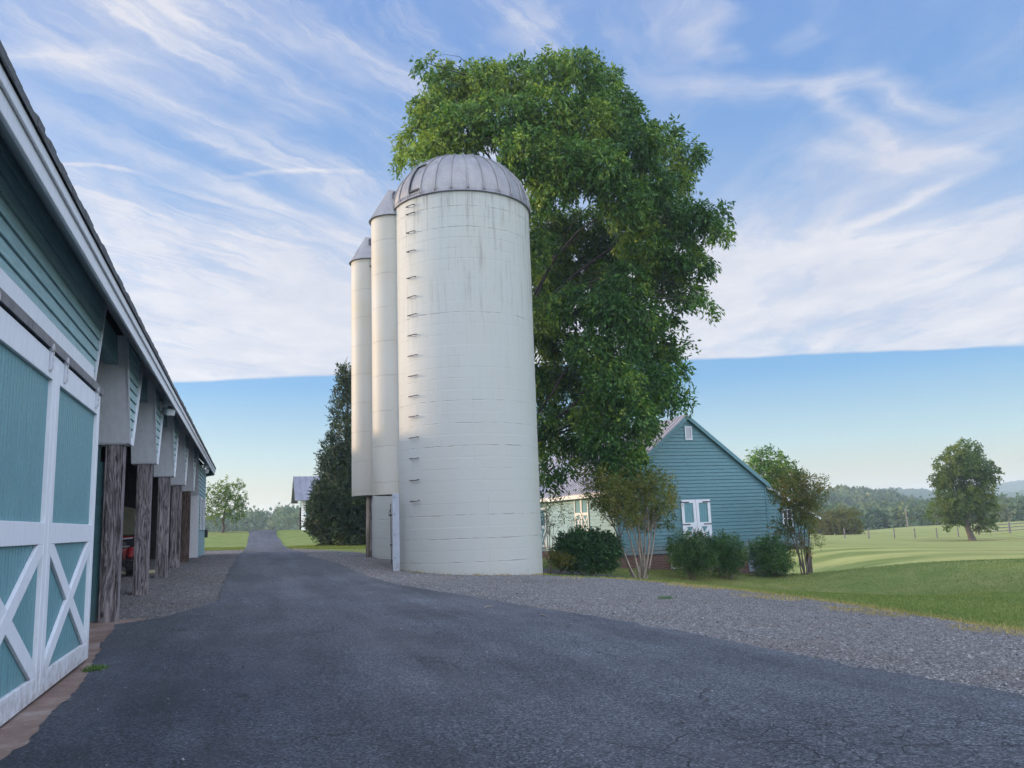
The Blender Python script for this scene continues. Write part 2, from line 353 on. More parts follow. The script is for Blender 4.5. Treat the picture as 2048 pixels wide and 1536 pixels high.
# ---- ground materials
def _grass(t):
    p = t.pos(); s = t.sep(p); big = t.noise(p, .07, 4, .6); mid = t.noise(t.scale(p, (1, 1, 1)), .9, 5, .7); fine = t.noise(p, 14, 5, .8)
    k = t.m('ADD', t.m('MULTIPLY', mid, .55), t.m('MULTIPLY', fine, .45))
    c = t.ramp(k, [(.3, (.08, .13, .03)), (.5, (.14, .185, .046)), (.7, (.26, .25, .09))])
    # mown passes over the hay field to the east, curved swaths
    d = t.m('SQRT', t.m('ADD', t.m('POWER', t.m('SUBTRACT', s[0], 30.), 2.), t.m('POWER', t.m('SUBTRACT', s[1], -35.), 2.)))
    dw = t.m('ADD', d, t.m('MULTIPLY', t.noise(p, .05, 3), 6.)); ta = t.m('ARCTAN2', t.m('SUBTRACT', s[1], -35.), t.m('SUBTRACT', s[0], 30.))
    sw = t.m('ADD', t.m('MULTIPLY', t.m('SINE', t.m('MULTIPLY', dw, 2.1)), .55), t.m('MULTIPLY', t.m('SUBTRACT', t.noise(t.comb(t.m('MULTIPLY', dw, 1.3), t.m('MULTIPLY', ta, 9.), 0.), 1.1, 5, .65), .5), 4.2))
    field = t.m('MULTIPLY', t.rng(s[0], 27., 34., 0, 1, True), t.rng(s[1], 8., 20., 0, 1, True))
    hay = t.mix(t.rng(sw, -1.1, 1.1, 0, 1, True), (.125, .17, .04), (.40, .395, .14)); hay = t.mix(t.rng(fine, .3, .7, 0, .5), hay, (.17, .20, .06))
    c = t.mix(t.m('MULTIPLY', field, .85), c, hay)
    dry = t.m('MULTIPLY', t.rng(big, .45, .65, 0, .45, True), t.rng(mid, .35, .65)); c = t.mix(dry, c, (.25, .215, .095))
    # unmown straw strip along the far fence
    fx = t.m('SUBTRACT', s[1], t.m('ADD', 64., t.m('MULTIPLY', s[0], .19)))
    return pbr(t, c, .9, 0, t.bump(t.m('ADD', fine, t.m('MULTIPLY', mid, .8)), .06), .15)
grass_m = material('lawn and hay field', _grass)
def _gravel(t):
    p = t.pos(); v = t.node('ShaderNodeTexVoronoi', Vector=p, Scale=38.); v2 = t.node('ShaderNodeTexVoronoi', Vector=p, Scale=17.)
    a = t.sep(v.outputs['Color'])[0]; b = t.sep(v2.outputs['Color'])[1]
    k = t.m('ADD', t.m('MULTIPLY', a, .65), t.m('MULTIPLY', b, .35))
    c = t.ramp(k, [(.1, (.045, .047, .053)), (.5, (.125, .13, .14)), (.8, (.22, .225, .235)), (.98, (.5, .5, .5))])
    big = t.noise(p, .5, 5, .65); c = t.mix(t.rng(big, .42, .7, 0, .55, True), c, t.mix(a, (.10, .075, .062), (.2, .165, .14)))
    g2 = t.noise(p, .22, 3); sh = t.rng(g2, .3, .7, .8, 1.15); c = t.mix(1., c, t.comb(sh, sh, sh), 'MULTIPLY')
    c = t.mix(1., c, (1.06, 1.0, .93), 'MULTIPLY')
    h = t.m('ADD', t.m('SUBTRACT', 1., v.outputs['Distance']), t.m('MULTIPLY', t.m('SUBTRACT', 1., v2.outputs['Distance']), .8))
    return pbr(t, c, .9, 0, t.bump(h, .03), .2)
gravel_m = material('blue grey gravel', _gravel)
def _asphalt(t):
    p = t.pos(); s = t.sep(p); v = t.node('ShaderNodeTexVoronoi', Vector=p, Scale=70.); a = t.sep(v.outputs['Color'])[0]
    f2 = t.noise(p, 160, 3, .7)
    k = t.m('ADD', t.m('MULTIPLY', a, .6), t.m('MULTIPLY', f2, .4))
    c = t.ramp(k, [(.15, (.012, .013, .016)), (.45, (.042, .045, .052)), (.75, (.10, .105, .115)), (.93, (.30, .30, .30))]); c = t.mix(1., c, (1.0, 1.05, 1.07), 'MULTIPLY')
    big = t.noise(p, .33, 6, .65); sh = t.rng(big, .3, .7, .62, 1.35); c = t.mix(1., c, t.comb(sh, sh, sh), 'MULTIPLY')
    tk = t.noise(t.scale(p, (1.1, .12, 1)), 1.3, 5, .6); sh = t.rng(tk, .35, .65, .78, 1.2); c = t.mix(1., c, t.comb(sh, sh, sh), 'MULTIPLY')
    stn = t.rng(t.noise(p, 1.9, 6, .75), .62, .72, 0, .45, True); c = t.mix(stn, c, (.02, .021, .025))
    seal = t.m('MULTIPLY', t.rng(t.m('ADD', s[0], t.m('MULTIPLY', t.noise(p, .5, 4), 1.6)), 2.9, .4, 0, 1, True), t.rng(s[1], 16., 9., 0, 1, True)); seal = t.m('MULTIPLY', seal, t.rng(t.noise(p, .8, 5, .6), .3, .6, .4, .8)); c = t.mix(seal, c, t.mix(1., c, (.42, .46, .56), 'MULTIPLY'))
    # fine dust drifted toward the far, untarred end and the gravel side
    du = t.m('MULTIPLY', t.rng(t.noise(t.scale(p, (1, .35, 1)), .8, 6, .65), .42, .72, 0, .5, True), t.rng(s[1], 4., 26., .25, 1.)); c = t.mix(du, c, (.115, .115, .122))
    w = t.vm('ADD', p, t.scale(t.vm('SUBTRACT', t.node('ShaderNodeTexNoise', Vector=p, Scale=1.7, Detail=5.).outputs['Color'], (.5, .5, .5)), .55))
    e1 = t.node('ShaderNodeTexVoronoi', feature='DISTANCE_TO_EDGE', Vector=t.scale(w, (.42, .26, 1)), Scale=1.).outputs['Distance']
    c1 = t.m('MULTIPLY', t.rng(e1, .0012, .006, 1, 0), t.rng(t.noise(p, .45, 3), .5, .6, 0, 1, True))
    e2 = t.node('ShaderNodeTexVoronoi', feature='DISTANCE_TO_EDGE', Vector=w, Scale=3.6).outputs['Distance']
    al = t.m('MULTIPLY', t.rng(t.vm('DISTANCE', p, tuple(ground(1800, 1490)), 1), .7, 1.9, 1, 0, True), t.rng(t.noise(p, 1.1, 3), .3, .5, 0, 1, True))
    c2 = t.m('MULTIPLY', t.rng(e2, .006, .026, 1, 0), al)
    cr = t.m('MAXIMUM', c1, c2); c = t.mix(t.m('MULTIPLY', cr, .75), c, (.012, .012, .014))
    h = t.m('SUBTRACT', t.m('MULTIPLY', k, .5), cr)
    return pbr(t, c, t.rng(big, .3, .7, .72, .88), 0, t.bump(h, .008), .25)
asphalt_m = material('worn asphalt', _asphalt)
def _conc(t):
    p = t.pos(); a = t.noise(p, 1.3, 7, .7); b = t.noise(p, 12, 5, .7)
    c = t.ramp(a, [(.3, (.13, .085, .068)), (.5, (.21, .15, .12)), (.7, (.32, .27, .24))]); c = t.mix(t.rng(b, .6, .75, 0, .5), c, (.45, .43, .41))
    return pbr(t, c, .85, 0, t.bump(b, .004), .2)
concrete_m = material('rust stained concrete', _conc)
def _hill(t):
    p = t.pos(); a = t.noise(p, .03, 6, .75); c = t.ramp(a, [(.35, (.03, .065, .04)), (.65, (.09, .13, .065))]); return pbr(t, c, .95, 0, t.bump(a, 8.), .1)
hill_m = material('wooded hill', _hill)

# ------------------------------------------------------------------ ground sheets
def axis(lo, hi, step, far, g=1.22):
    a = list(np.arange(lo, hi+1e-6, step)); s = step
    while a[-1] < far: s *= g; a.append(a[-1]+s)
    s = step
    while a[0] > -far: s *= g; a.insert(0, a[0]-s)
    return np.array(a)
gx, gy = axis(-14, 48, .6, 2600), axis(-8, 76, .6, 2600)
GX, GY = np.meshgrid(gx, gy); xy = np.stack([GX.ravel(), GY.ravel()], 1); gz = np.concatenate([terr(q) for q in np.array_split(xy, 12)])
nx, ny = len(gx), len(gy); idx = np.arange(nx*ny).reshape(ny, nx)
quads = np.stack([idx[:-1, :-1], idx[:-1, 1:], idx[1:, 1:], idx[1:, :-1]], -1).reshape(-1, 4)
tag(np_mesh('ground', np.column_stack([xy, gz]), quads, grass_m, smooth=True), kind='structure')

def ragged(n_, amp, seed):
    r = np.random.default_rng(seed); out = np.zeros(n_)
    for k, a in ((4, .22), (10, .26), (30, .28), (n_//4, .3), (n_, .28)):
        k = max(4, min(k, n_)); out += np.interp(np.linspace(0, 1, n_), np.linspace(0, 1, k), r.normal(0, a, k))
    return out*amp
def strip(name, L, R, y0, y1, step, nc, lift, mat, ampL=.0, ampR=.0):
    L = np.array(sorted(L)); R = np.array(sorted(R)); ys = np.arange(y0, y1+1e-6, step); m = len(ys)
    xl = np.interp(ys, L[:, 0], L[:, 1])+ragged(m, ampL, 3); xr = np.interp(ys, R[:, 0], R[:, 1])+ragged(m, ampR, 4)
    t = np.linspace(0, 1, nc); X = xl[:, None]*(1-t)+xr[:, None]*t; Y = np.repeat(ys[:, None], nc, 1)
    q = np.stack([X.ravel(), Y.ravel()], 1); z = np.concatenate([terr(k) for k in np.array_split(q, 8)])+lift
    i = np.arange(m*nc).reshape(m, nc); f = np.stack([i[:-1, :-1], i[:-1, 1:], i[1:, 1:], i[1:, :-1]], -1).reshape(-1, 4)
    return tag(np_mesh(name, np.column_stack([q, z]), f, mat, smooth=True), kind='structure')
def hits(ps):
    return [(g[1], g[0]) for g in (ground(u, v) for u, v in ps)]
aR = hits([(2048,1397),(1994,1388),(1738,1345),(1556,1304),(1300,1257),(1200,1237),(1013,1208),(872,1184),(763,1162),(704,1140),(650,1122),(615,1112),(590,1103),(573,1095),(560,1080),(552,1070)])
aL = hits([(26,1511),(65,1482),(110,1424),(149,1385),(184,1335),(205,1290),(236,1252),(333,1238),(440,1204),(448,1170),(458,1148),(474,1120),(490,1100),(495,1080),(498,1070)])
fc = at_depth(523, 1064, 92); far_ = [(92.5, fc[0]), (150., fc[0]-6)]
aR = [(-9, 7.5), (0, 6.6)]+aR+[(y, x+1.45) for y, x in far_]; aL = [(-9, -1.55), (2, -1.55)]+aL+[(y, x-1.45) for y, x in far_]
driveway = strip('driveway', aL, aR, -8, 140, .12, 14, .034, asphalt_m, .055, .10)
gR = hits([(2048,1264),(1800,1226),(1600,1196),(1450,1178),(1300,1161),(1200,1153),(1110,1149)])
gR = [(-9, 16.), (2, 14.5)]+gR+[(30, 7.), (36, 6.2)]+hits([(725,1108),(650,1101),(600,1098)])+[(58, 4.2)]
strip('gravel', [(-9, -9.6), (60, -9.6)], gR, -8, 55.5, .2, 70, .014, gravel_m, 0, .22)
mb = MB()
conc = strip('concrete_apron', [(-9, -9.4), (20, -9.4)], [(-9, -1.3), (12.4, -1.3), (12.6, -1.75), (20, -1.75)], -6, 16.9, .4, 12, .026, concrete_m, 0, .02)

# ------------------------------------------------------------------ clapboard helper
def clap_rows(z0, z1, step):
    z = z0
    while z < z1-1e-4: yield z, min(z+step, z1); z += step
def clap_x(mb, X, z0, z1, step, span, lip=.024, sgn=1, gap=.016):
    """lapped boards on a plane x = X facing +x (sgn 1) or -x; span(z) -> (y0, y1)"""
    for a, b in clap_rows(z0, z1, step):
        (p, q), (r, s) = span(a), span(b-gap)
        if q-p < .02: continue
        o = X+sgn*lip; i = X+sgn*.002; k = X-sgn*.03; b -= gap
        mb.hexa([(k,p,a),(o,p,a),(o,q,a),(k,q,a),(k,r,b),(i,r,b),(i,s,b),(k,s,b)])
def clap_y(mb, Y, z0, z1, step, span, lip=.024, gap=.02):
    for a, b in clap_rows(z0, z1, step):
        (p, q), (r, s) = span(a), span(b-gap)
        if q-p < .03: continue
        b -= gap
        if s-r < .01: m_ = (r+s)/2; r, s = m_-.005, m_+.005
        w = random.uniform(-.003, .003); o = Y-lip+w; i = Y-.002; k = Y+.03
        mb.hexa([(p,o,a),(q,o,a),(q,k,a),(p,k,a),(r,i,b),(s,i,b),(s,k,b),(r,k,b)])

# ------------------------------------------------------------------ the open-fronted equipment shed
shed = empty('equipment_shed', (-6, 20, 0), 'long teal clapboard shed with open bays, timber posts and white eave along the driveway', 'shed')
XW = -2.13; ZT = 5.06; YE = 45.5
w1 = MB(); clap_x(w1, XW, 3.86, ZT, .172, lambda z: (-4., 12.62+(z-3.65)*.571), .026, 1, .012)
w1.box(XW-.14, XW-.034, -4, 12.05, .0, 3.858); w1.box(XW-.1, XW-.036, -4, 12.5, 3.86, ZT)
wall1 = w1.build('wall', teal, shed)
m = MB(); m.bar((XW+.012, 12.66, 3.62), (XW+.012, 13.40, ZT), .035, .06, (1, 0, 0)); m.build('edge_board', white, shed)
# soffit, rafters, header, fascia, roof
m = MB(); m.hexa([(-2.2,-4,5.12),(-1.76,-4,4.62),(-1.76,18.3,4.62),(-2.2,18.3,5.12),(-2.2,-4,5.15),(-1.76,-4,4.65),(-1.76,18.3,4.65),(-2.2,18.3,5.15)]); m.build('soffit', soffit_m, shed)
for k in range(45):
    y = 18.7+k*.61
    if y > 45.3: break
    m = MB(); m.hexa([(-2.6,y-.025,5.46),(-1.77,y-.025,4.60),(-1.77,y+.025,4.60),(-2.6,y+.025,5.46),(-2.6,y-.025,5.68),(-1.77,y-.025,4.82),(-1.77,y+.025,4.82),(-2.6,y+.025,5.68)])
    m.build('rafter', white, shed)
m = MB(); m.box(-1.76, -1.725, -4, 46.1, 4.55, 4.76); m.build('fascia', white, shed, bevel=.006)
m = MB(); m.box(-1.722, -1.695, -4, 46.1, 4.705, 4.815); m.build('fascia_trim', white, shed, bevel=.006)
m = MB(); m.box(-2.45, -2.25, 12.2, 39.5, 4.55, 5.02); m.build('header_beam', teal_panel, shed)
RP = [(-1.67, 4.83), (-2.7, 5.84), (-6.6, 6.95), (-11.6, 5.0)]
roof = MB()
for (xa, za), (xb, zb) in zip(RP[:-1], RP[1:]):
    roof.hexa([(xa,-4,za-.02),(xb,-4,zb-.08),(xb,46.15,zb-.08),(xa,46.15,za-.02),(xa,-4,za),(xb,-4,zb),(xb,46.15,zb),(xa,46.15,za)])
y = -4.; rr = random.Random(5)
while y < 46.1:                                  # shingle butts stepping along the eave
    L_ = .23; h = rr.uniform(.060, .085); o = rr.uniform(-.012, .0)
    roof.hexa([(-1.665+o,y,4.822),(-2.0,y,5.15),(-2.0,y+L_,5.15),(-1.665+o,y+L_,4.822),(-1.665+o,y,4.83+h),(-2.0,y,5.17+h),(-2.0,y+L_-.006,5.17+h),(-1.665+o,y+L_-.006,4.83+h)]); y += L_
roof.build('roof', shingle, shed)
m = MB(); m.hexa([(-2.13,45.5,4.46),(-1.765,45.5,4.52),(-1.765,46.1,4.52),(-2.13,46.1,4.46),(-2.13,45.5,5.1),(-1.765,45.5,4.8),(-1.765,46.1,4.8),(-2.13,46.1,5.1)]); m.build('eave_return', teal_dark, shed)
# back and gable walls, partition
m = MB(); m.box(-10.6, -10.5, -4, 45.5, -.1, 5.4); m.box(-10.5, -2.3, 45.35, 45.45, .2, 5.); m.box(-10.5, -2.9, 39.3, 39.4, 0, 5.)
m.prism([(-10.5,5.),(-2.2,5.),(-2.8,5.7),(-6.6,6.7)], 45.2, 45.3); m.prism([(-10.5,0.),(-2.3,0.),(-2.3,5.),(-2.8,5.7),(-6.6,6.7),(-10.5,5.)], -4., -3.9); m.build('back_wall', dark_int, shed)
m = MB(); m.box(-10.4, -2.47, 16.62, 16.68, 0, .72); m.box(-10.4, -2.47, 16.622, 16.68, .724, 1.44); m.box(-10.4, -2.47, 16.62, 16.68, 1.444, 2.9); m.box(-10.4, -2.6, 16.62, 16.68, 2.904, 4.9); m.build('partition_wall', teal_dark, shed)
# posts with flared clapboard hoods
PY = [16.66, 21.22, 26.05, 30.5, 35.1]
for i, yc in enumerate(PY):
    zg = tz(-2.35, yc); p_ = MB(); h = .15
    p_.box(-2.50, -2.455, yc-h, yc+h, zg-.2, 3.3); p_.box(-2.452, -2.25, yc-h-.012, yc+h+.01, zg-.2, 3.3); p_.box(-2.247, -2.19, yc-h, yc+h, zg-.2, 3.3)
    p_.build('post', post_wood if i < 4 else post_dark, shed, bevel=.008)
    n0, n1, t0, t1 = yc-.22, yc+.2, yc-1.08, yc+1.25
    hood = MB(); k0, k1 = (t0-n0)/1.73, (t1-n1)/1.73
    # two boarded reveals
    hood.hexa([(-2.62,n0,3.22),(-2.10,n0,3.22),(-2.10,n0+.03,3.22),(-2.62,n0+.03,3.22),(-2.62,t0,5.03),(-2.10,t0,5.03),(-2.10,t0+.03,5.03),(-2.62,t0+.03,5.03)])
    hood.hexa([(-2.62,n1-.03,3.22),(-2.10,n1-.03,3.22),(-2.10,n1,3.22),(-2.62,n1,3.22),(-2.62,t1-.03,5.03),(-2.10,t1-.03,5.03),(-2.10,t1,5.03),(-2.62,t1,5.03)])
    hood.box(-2.62, -2.13, n0+.03, n1-.03, 3.20, 3.225)
    hd = hood.build('post_hood', grey_paint, shed)
    s_ = MB(); clap_x(s_, XW, 3.34, 5.04, .178, lambda z: (n0+.05+k0*(z-3.22), n1-.05+k1*(z-3.22)), .026); s_.box(XW-.05, XW-.031, n0+.06, n1-.06, 3.25, 3.8); s_.build('clapboard', teal, hd)
    e_ = MB(); e_.bar((-2.088, n0+.02, 3.21), (-2.088, t0+.02, 4.94) ,.024, .03, (1, 0, 0)); e_.bar((-2.088, n1-.02, 3.21), (-2.088, t1-.02, 4.94), .024, .03, (1, 0, 0)); e_.box(-2.108, -2.08, n0+.03, n1-.03, 3.205, 3.33); e_.build('edge_board', white, hd)
# closed end bay
m = MB(); clap_x(m, XW, .45, 4.62, .178, lambda z: (39.15 if z < 3.2 else max(39.15-(z-3.2)*.55, 38.2), YE)); m.box(XW-.08, XW-.031, 39.15, YE, .3, 4.6)
clapY = m; m.box(-2.6, XW-.03, YE-.06, YE, .3, 4.5); m.build('wall', teal, shed)
m = MB(); m.box(-2.62, -2.09, 38.95, 39.13, .35, 3.2); m.build('corner_board', white, shed, bevel=.01)
m = MB(); m.hexa([(-2.62,38.95,3.21),(-2.10,38.95,3.21),(-2.10,38.98,3.21),(-2.62,38.98,3.21),(-2.62,38.0,4.95),(-2.10,38.0,4.95),(-2.10,38.03,4.95),(-2.62,38.03,4.95)]); m.build('post_hood', grey_paint, shed)
for y0 in (40.4, 42.9):
    m = MB(); m.box(XW+.026, XW+.07, y0, y0+.12, 1.72, 3.2); m.box(XW+.026, XW+.07, y0+1.1, y0+1.22, 1.72, 3.2); m.box(XW+.026, XW+.07, y0+.12, y0+1.1, 3.08, 3.2); m.box(XW+.026, XW+.075, y0+.12, y0+1.1, 1.72, 1.82)
    f = m.build('window', white, shed); m = MB(); m.box(XW-.02, XW+.034, y0+.12, y0+1.1, 1.82, 3.08); m.build('pane', glass_m, f)
m = MB(); m.box(XW+.027, XW+.16, 45.1, 45.4, 1.35, 1.75); m.build('meter_box', black_m, shed, bevel=.01)

# sliding doors on their track
def sliding_door(y0, y1):
    d = empty('sliding_door', (-1.98, (y0+y1)/2, 0)); d.parent = shed; d.location = Vector(ORG[d.name]-ORG[shed.name])
    zb, zt, xf = .05, 3.385, -1.905; xb = xf-.042
    m = MB(); nb = int((y1-y0-.2)/.098); w = (y1-y0-.2)/nb
    for k in range(nb): m.box(xb-.03, xb, y0+.1+k*w+.005, y0+.1+(k+1)*w-.005, zb+.05, zt-.05)
    m.box(xb-.05, xb-.028, y0+.08, y1-.08, zb+.04, zt-.04); m.build('panel', teal_panel, d)
    fr = MB(); s = .155
    fr.box(xb-.03, xf, y0, y0+s, zb, zt); fr.box(xb-.03, xf, y1-s, y1, zb, zt)
    fr.box(xb+.001, xf-.002, y0+s, y1-s, 3.13, zt); fr.box(xb+.001, xf-.002, y0+s, y1-s, 1.50, 1.71); fr.box(xb+.001, xf-.002, y0+s, y1-s, zb, .26)
    fr.build('frame', white, d, bevel=.004)
    for q, (a, b) in enumerate((((y0+s, .26), (y1-s, 1.50)), ((y1-s, .26), (y0+s, 1.50)))):
        (ya, za), (yb, zb_) = a, b; L = math.hypot(yb-ya, zb_-za); hw = .085; sg = 1 if yb > ya else -1
        hy, hz = hw*L/abs(zb_-za), hw*L/abs(yb-ya)      # cut ends to the frame corner
        x1 = xf-.004-.003*q
        poly = [(ya, za), (ya+sg*hy, za), (yb, zb_-hz), (yb, zb_), (yb-sg*hy, zb_), (ya, za+hz)]
        m = MB(); m.prism(poly, xb+.002, x1, 'x'); m.build('brace', white, d, bevel=.003)
    for yy in (y0+.35, y1-.33):
        m = MB(); m.box(xf, xf+.016, yy-.04, yy+.04, 3.19, 3.40); m.box(xf+.016, xf+.03, yy-.014, yy+.014, 3.21, 3.42)
        for z in (3.23, 3.3, 3.37): m.tube([(xf+.016, yy, z), (xf+.034, yy, z)], .016, 6)
        m.tube([(xf-.01, yy-.0, 3.42), (xf+.03, yy, 3.42)], .045, 10); m.build('hanger', hang_m, d)
sliding_door(9.40, 12.0); sliding_door(6.76, 9.385)
m = MB(); m.box(-2.11, -2.06, -4, 12.36, 3.57, 3.855); m.build('track_board', white, shed, bevel=.004)
m = MB(); y = -4
while y < 12.05:
    b = min(y+3.05, 12.1); m.hexa([(-2.058,y,3.45),(-1.885,y,3.41),(-1.885,b-.012,3.41),(-2.058,b-.012,3.45),(-2.058,y,3.56),(-1.88,y,3.50),(-1.88,b-.012,3.50),(-2.058,b-.012,3.56)]); y = b
m.build('door_track', track_m, shed)

# floodlights fixed under the eave
def floodlight(px, label):
    o = empty('floodlight', px, label, 'floodlight', 'floodlights under the shed eave'); p = np.array(px)
    m = MB(); m.box(p[0]-.02, p[0]+.02, p[1]-.09, p[1]+.09, p[2]-.1, p[2]+.1); m.tube([p, p+[.14, -.02, 0]], .035, 8); m.build('bracket', grey_paint, o)
    for dz, dy in ((.1, -.05), (-.13, .08)):
        c = p+[.2, dy, dz]; d = np.array([.5, -.8, -.25]); d = d/np.linalg.norm(d)
        m = MB(); m.tube([p+[.12, 0, 0], c-d*.05], .02, 6); m.bar(c-d*.09, c+d*.06, .2, .17); h = m.build('lamp_head', white, o, bevel=.02)
        m = MB(); m.bar(c+d*.061, c+d*.068, .165, .135); m.build('lens', lens_m, h)
_f = on_x(322, 812, -2.07); floodlight(tuple(_f), 'twin white floodlight on the hood of the second timber post')
floodlight((-2.07, 39.9, 4.45), 'small round white floodlight on the far end of the shed wall')

# things kept inside the shed
def wheel(c, r, w, par, name='wheel'):
    c = np.array(c, float); n_ = 18; m = MB(); V = []
    for k in range(n_):
        a = 2*PI*k/n_
        m.bar(c+[-w/2, math.cos(a)*r*.97, math.sin(a)*r*.97], c+[w/2, math.cos(a+.13)*r*.97, math.sin(a+.13)*r*.97], .05, .05, (0, math.cos(a), math.sin(a)))
    m.tube([c+[-w/2, 0, 0], c+[-w/2*.8, 0, 0], c+[w/2*.8, 0, 0], c+[w/2, 0, 0]], [r*.8, r*.97, r*.97, r*.8], 24); o = m.build(name, tyre_m, par)
    m = MB(); m.tube([c+[-w/2-.01, 0, 0], c+[w/2+.012, 0, 0]], r*.5, 14); m.build('rim', hang_m, o)
g = np.array([-3.65, 27.4, tz(-3.65, 27.4)+.02])
atv = empty('quad_bike', g, 'red quad bike with knobbly black tyres parked behind the first timber post', 'quad bike')
for sx in (-.42, .42):
    for sy in (-.62, .62): wheel(g+[sx, sy, .31], .31, .24, atv)
m = MB(); m.hexa([g+q for q in [(-.2,-.8,.42),(.2,-.8,.42),(.2,.8,.42),(-.2,.8,.42),(-.16,-.7,.72),(.16,-.7,.72),(.16,.7,.75),(-.16,.7,.75)]])
for sx in (-1, 1):
    for sy in (-.62, .62): m.tube([g+[sx*.42, sy-.42, .5], g+[sx*.42, sy-.22, .68], g+[sx*.42, sy+.2, .68], g+[sx*.42, sy+.42, .52]], [.06, .13, .13, .06], 8)
m.build('bodywork', red_m, atv, bevel=.03)
m = MB(); m.tube([g+[0, -.15, .76], g+[0, .1, .84], g+[0, .6, .82]], [.1, .15, .13], 10); m.build('seat', tyre_m, atv, True)
m = MB(); m.tube([g+[0, -.3, .7], g+[0, -.38, 1.02]], .03, 8); m.tube([g+[-.38, -.25, 1.05], g+[-.12, -.4, 1.03], g+[.12, -.4, 1.03], g+[.38, -.25, 1.05]], .018, 8); m.build('handlebar', hang_m, atv)
m = MB()
for k in range(5): m.tube([g+[-.3+.15*k, -1.0, .8], g+[-.3+.15*k, -.5, .82]], .012, 6)
m.tube([g+[-.34, -1.0, .8], g+[.34, -1.0, .8]], .014, 6); m.tube([g+[-.34, -.5, .82], g+[.34, -.5, .82]], .014, 6); m.build('rack', hang_m, atv)
for sx in (-.12, .12):
    m = MB(); m.tube([g+[sx, -.86, .6], g+[sx, -.79, .6]], .06, 10); m.build('headlight', lens_m, atv)
g = np.array([-4.5, 32.9, tz(-4.5, 32.9)+.02])
tr = empty('utility_trailer', g, 'dark utility trailer with a red top rail under an olive cover', 'trailer')
m = MB(); m.box(g[0]-.9, g[0]+.9, g[1]-1.4, g[1]+1.4, g[2]+.42, g[2]+.52); m.box(g[0]-.9, g[0]-.86, g[1]-1.4, g[1]+1.4, g[2]+.52, g[2]+.95); m.box(g[0]+.86, g[0]+.9, g[1]-1.4, g[1]+1.4, g[2]+.52, g[2]+.95); m.box(g[0]-.86, g[0]+.86, g[1]-1.4, g[1]-1.36, g[2]+.52, g[2]+.95); m.build('bed', black_m, tr)
m = MB(); m.box(g[0]-.95, g[0]+.95, g[1]-1.45, g[1]-1.36, g[2]+.96, g[2]+1.03); m.box(g[0]+.85, g[0]+.95, g[1]-1.355, g[1]+1.45, g[2]+.96, g[2]+1.03); m.build('rail', red_m, tr)
m = MB(); m.prism([(g[0]-.8, g[2]+1.05), (g[0]+.8, g[2]+1.05), (g[0]+.78, g[2]+1.9), (g[0]+.4, g[2]+2.05), (g[0]-.4, g[2]+2.05), (g[0]-.78, g[2]+1.9)], g[1]-1.2, g[1]+1.2); m.build('cover', olive_m, tr, bevel=.06)
for sx in (-.98, .98): wheel(g+[sx, .1, .32], .32, .2, tr)
m = MB(); m.bar(g+[0, -1.4, .45], g+[0, -2.5, .42], .08, .08); m.tube([g+[0, -2.4, .42], g+[0, -2.4, .02]], .03, 6); m.build('drawbar', black_m, tr)
lb = [ground(243, 1150), ground(316, 1146)]
for k, (dz, lab) in enumerate(((.03, 'pale timber plank lying on the gravel behind the first post, lower of two'), (.075, 'pale timber plank lying on another plank behind the first post'))):
    m = MB(); a = lb[0]+[-.6, .25, dz]; b = lb[1]+[.05, 0, dz]; m.bar(a, b, .14-.05*k, .04); tag(m.build('plank', lumber_m, None, bevel=.004, origin=a), lab, 'plank', 'planks on the shed gravel')

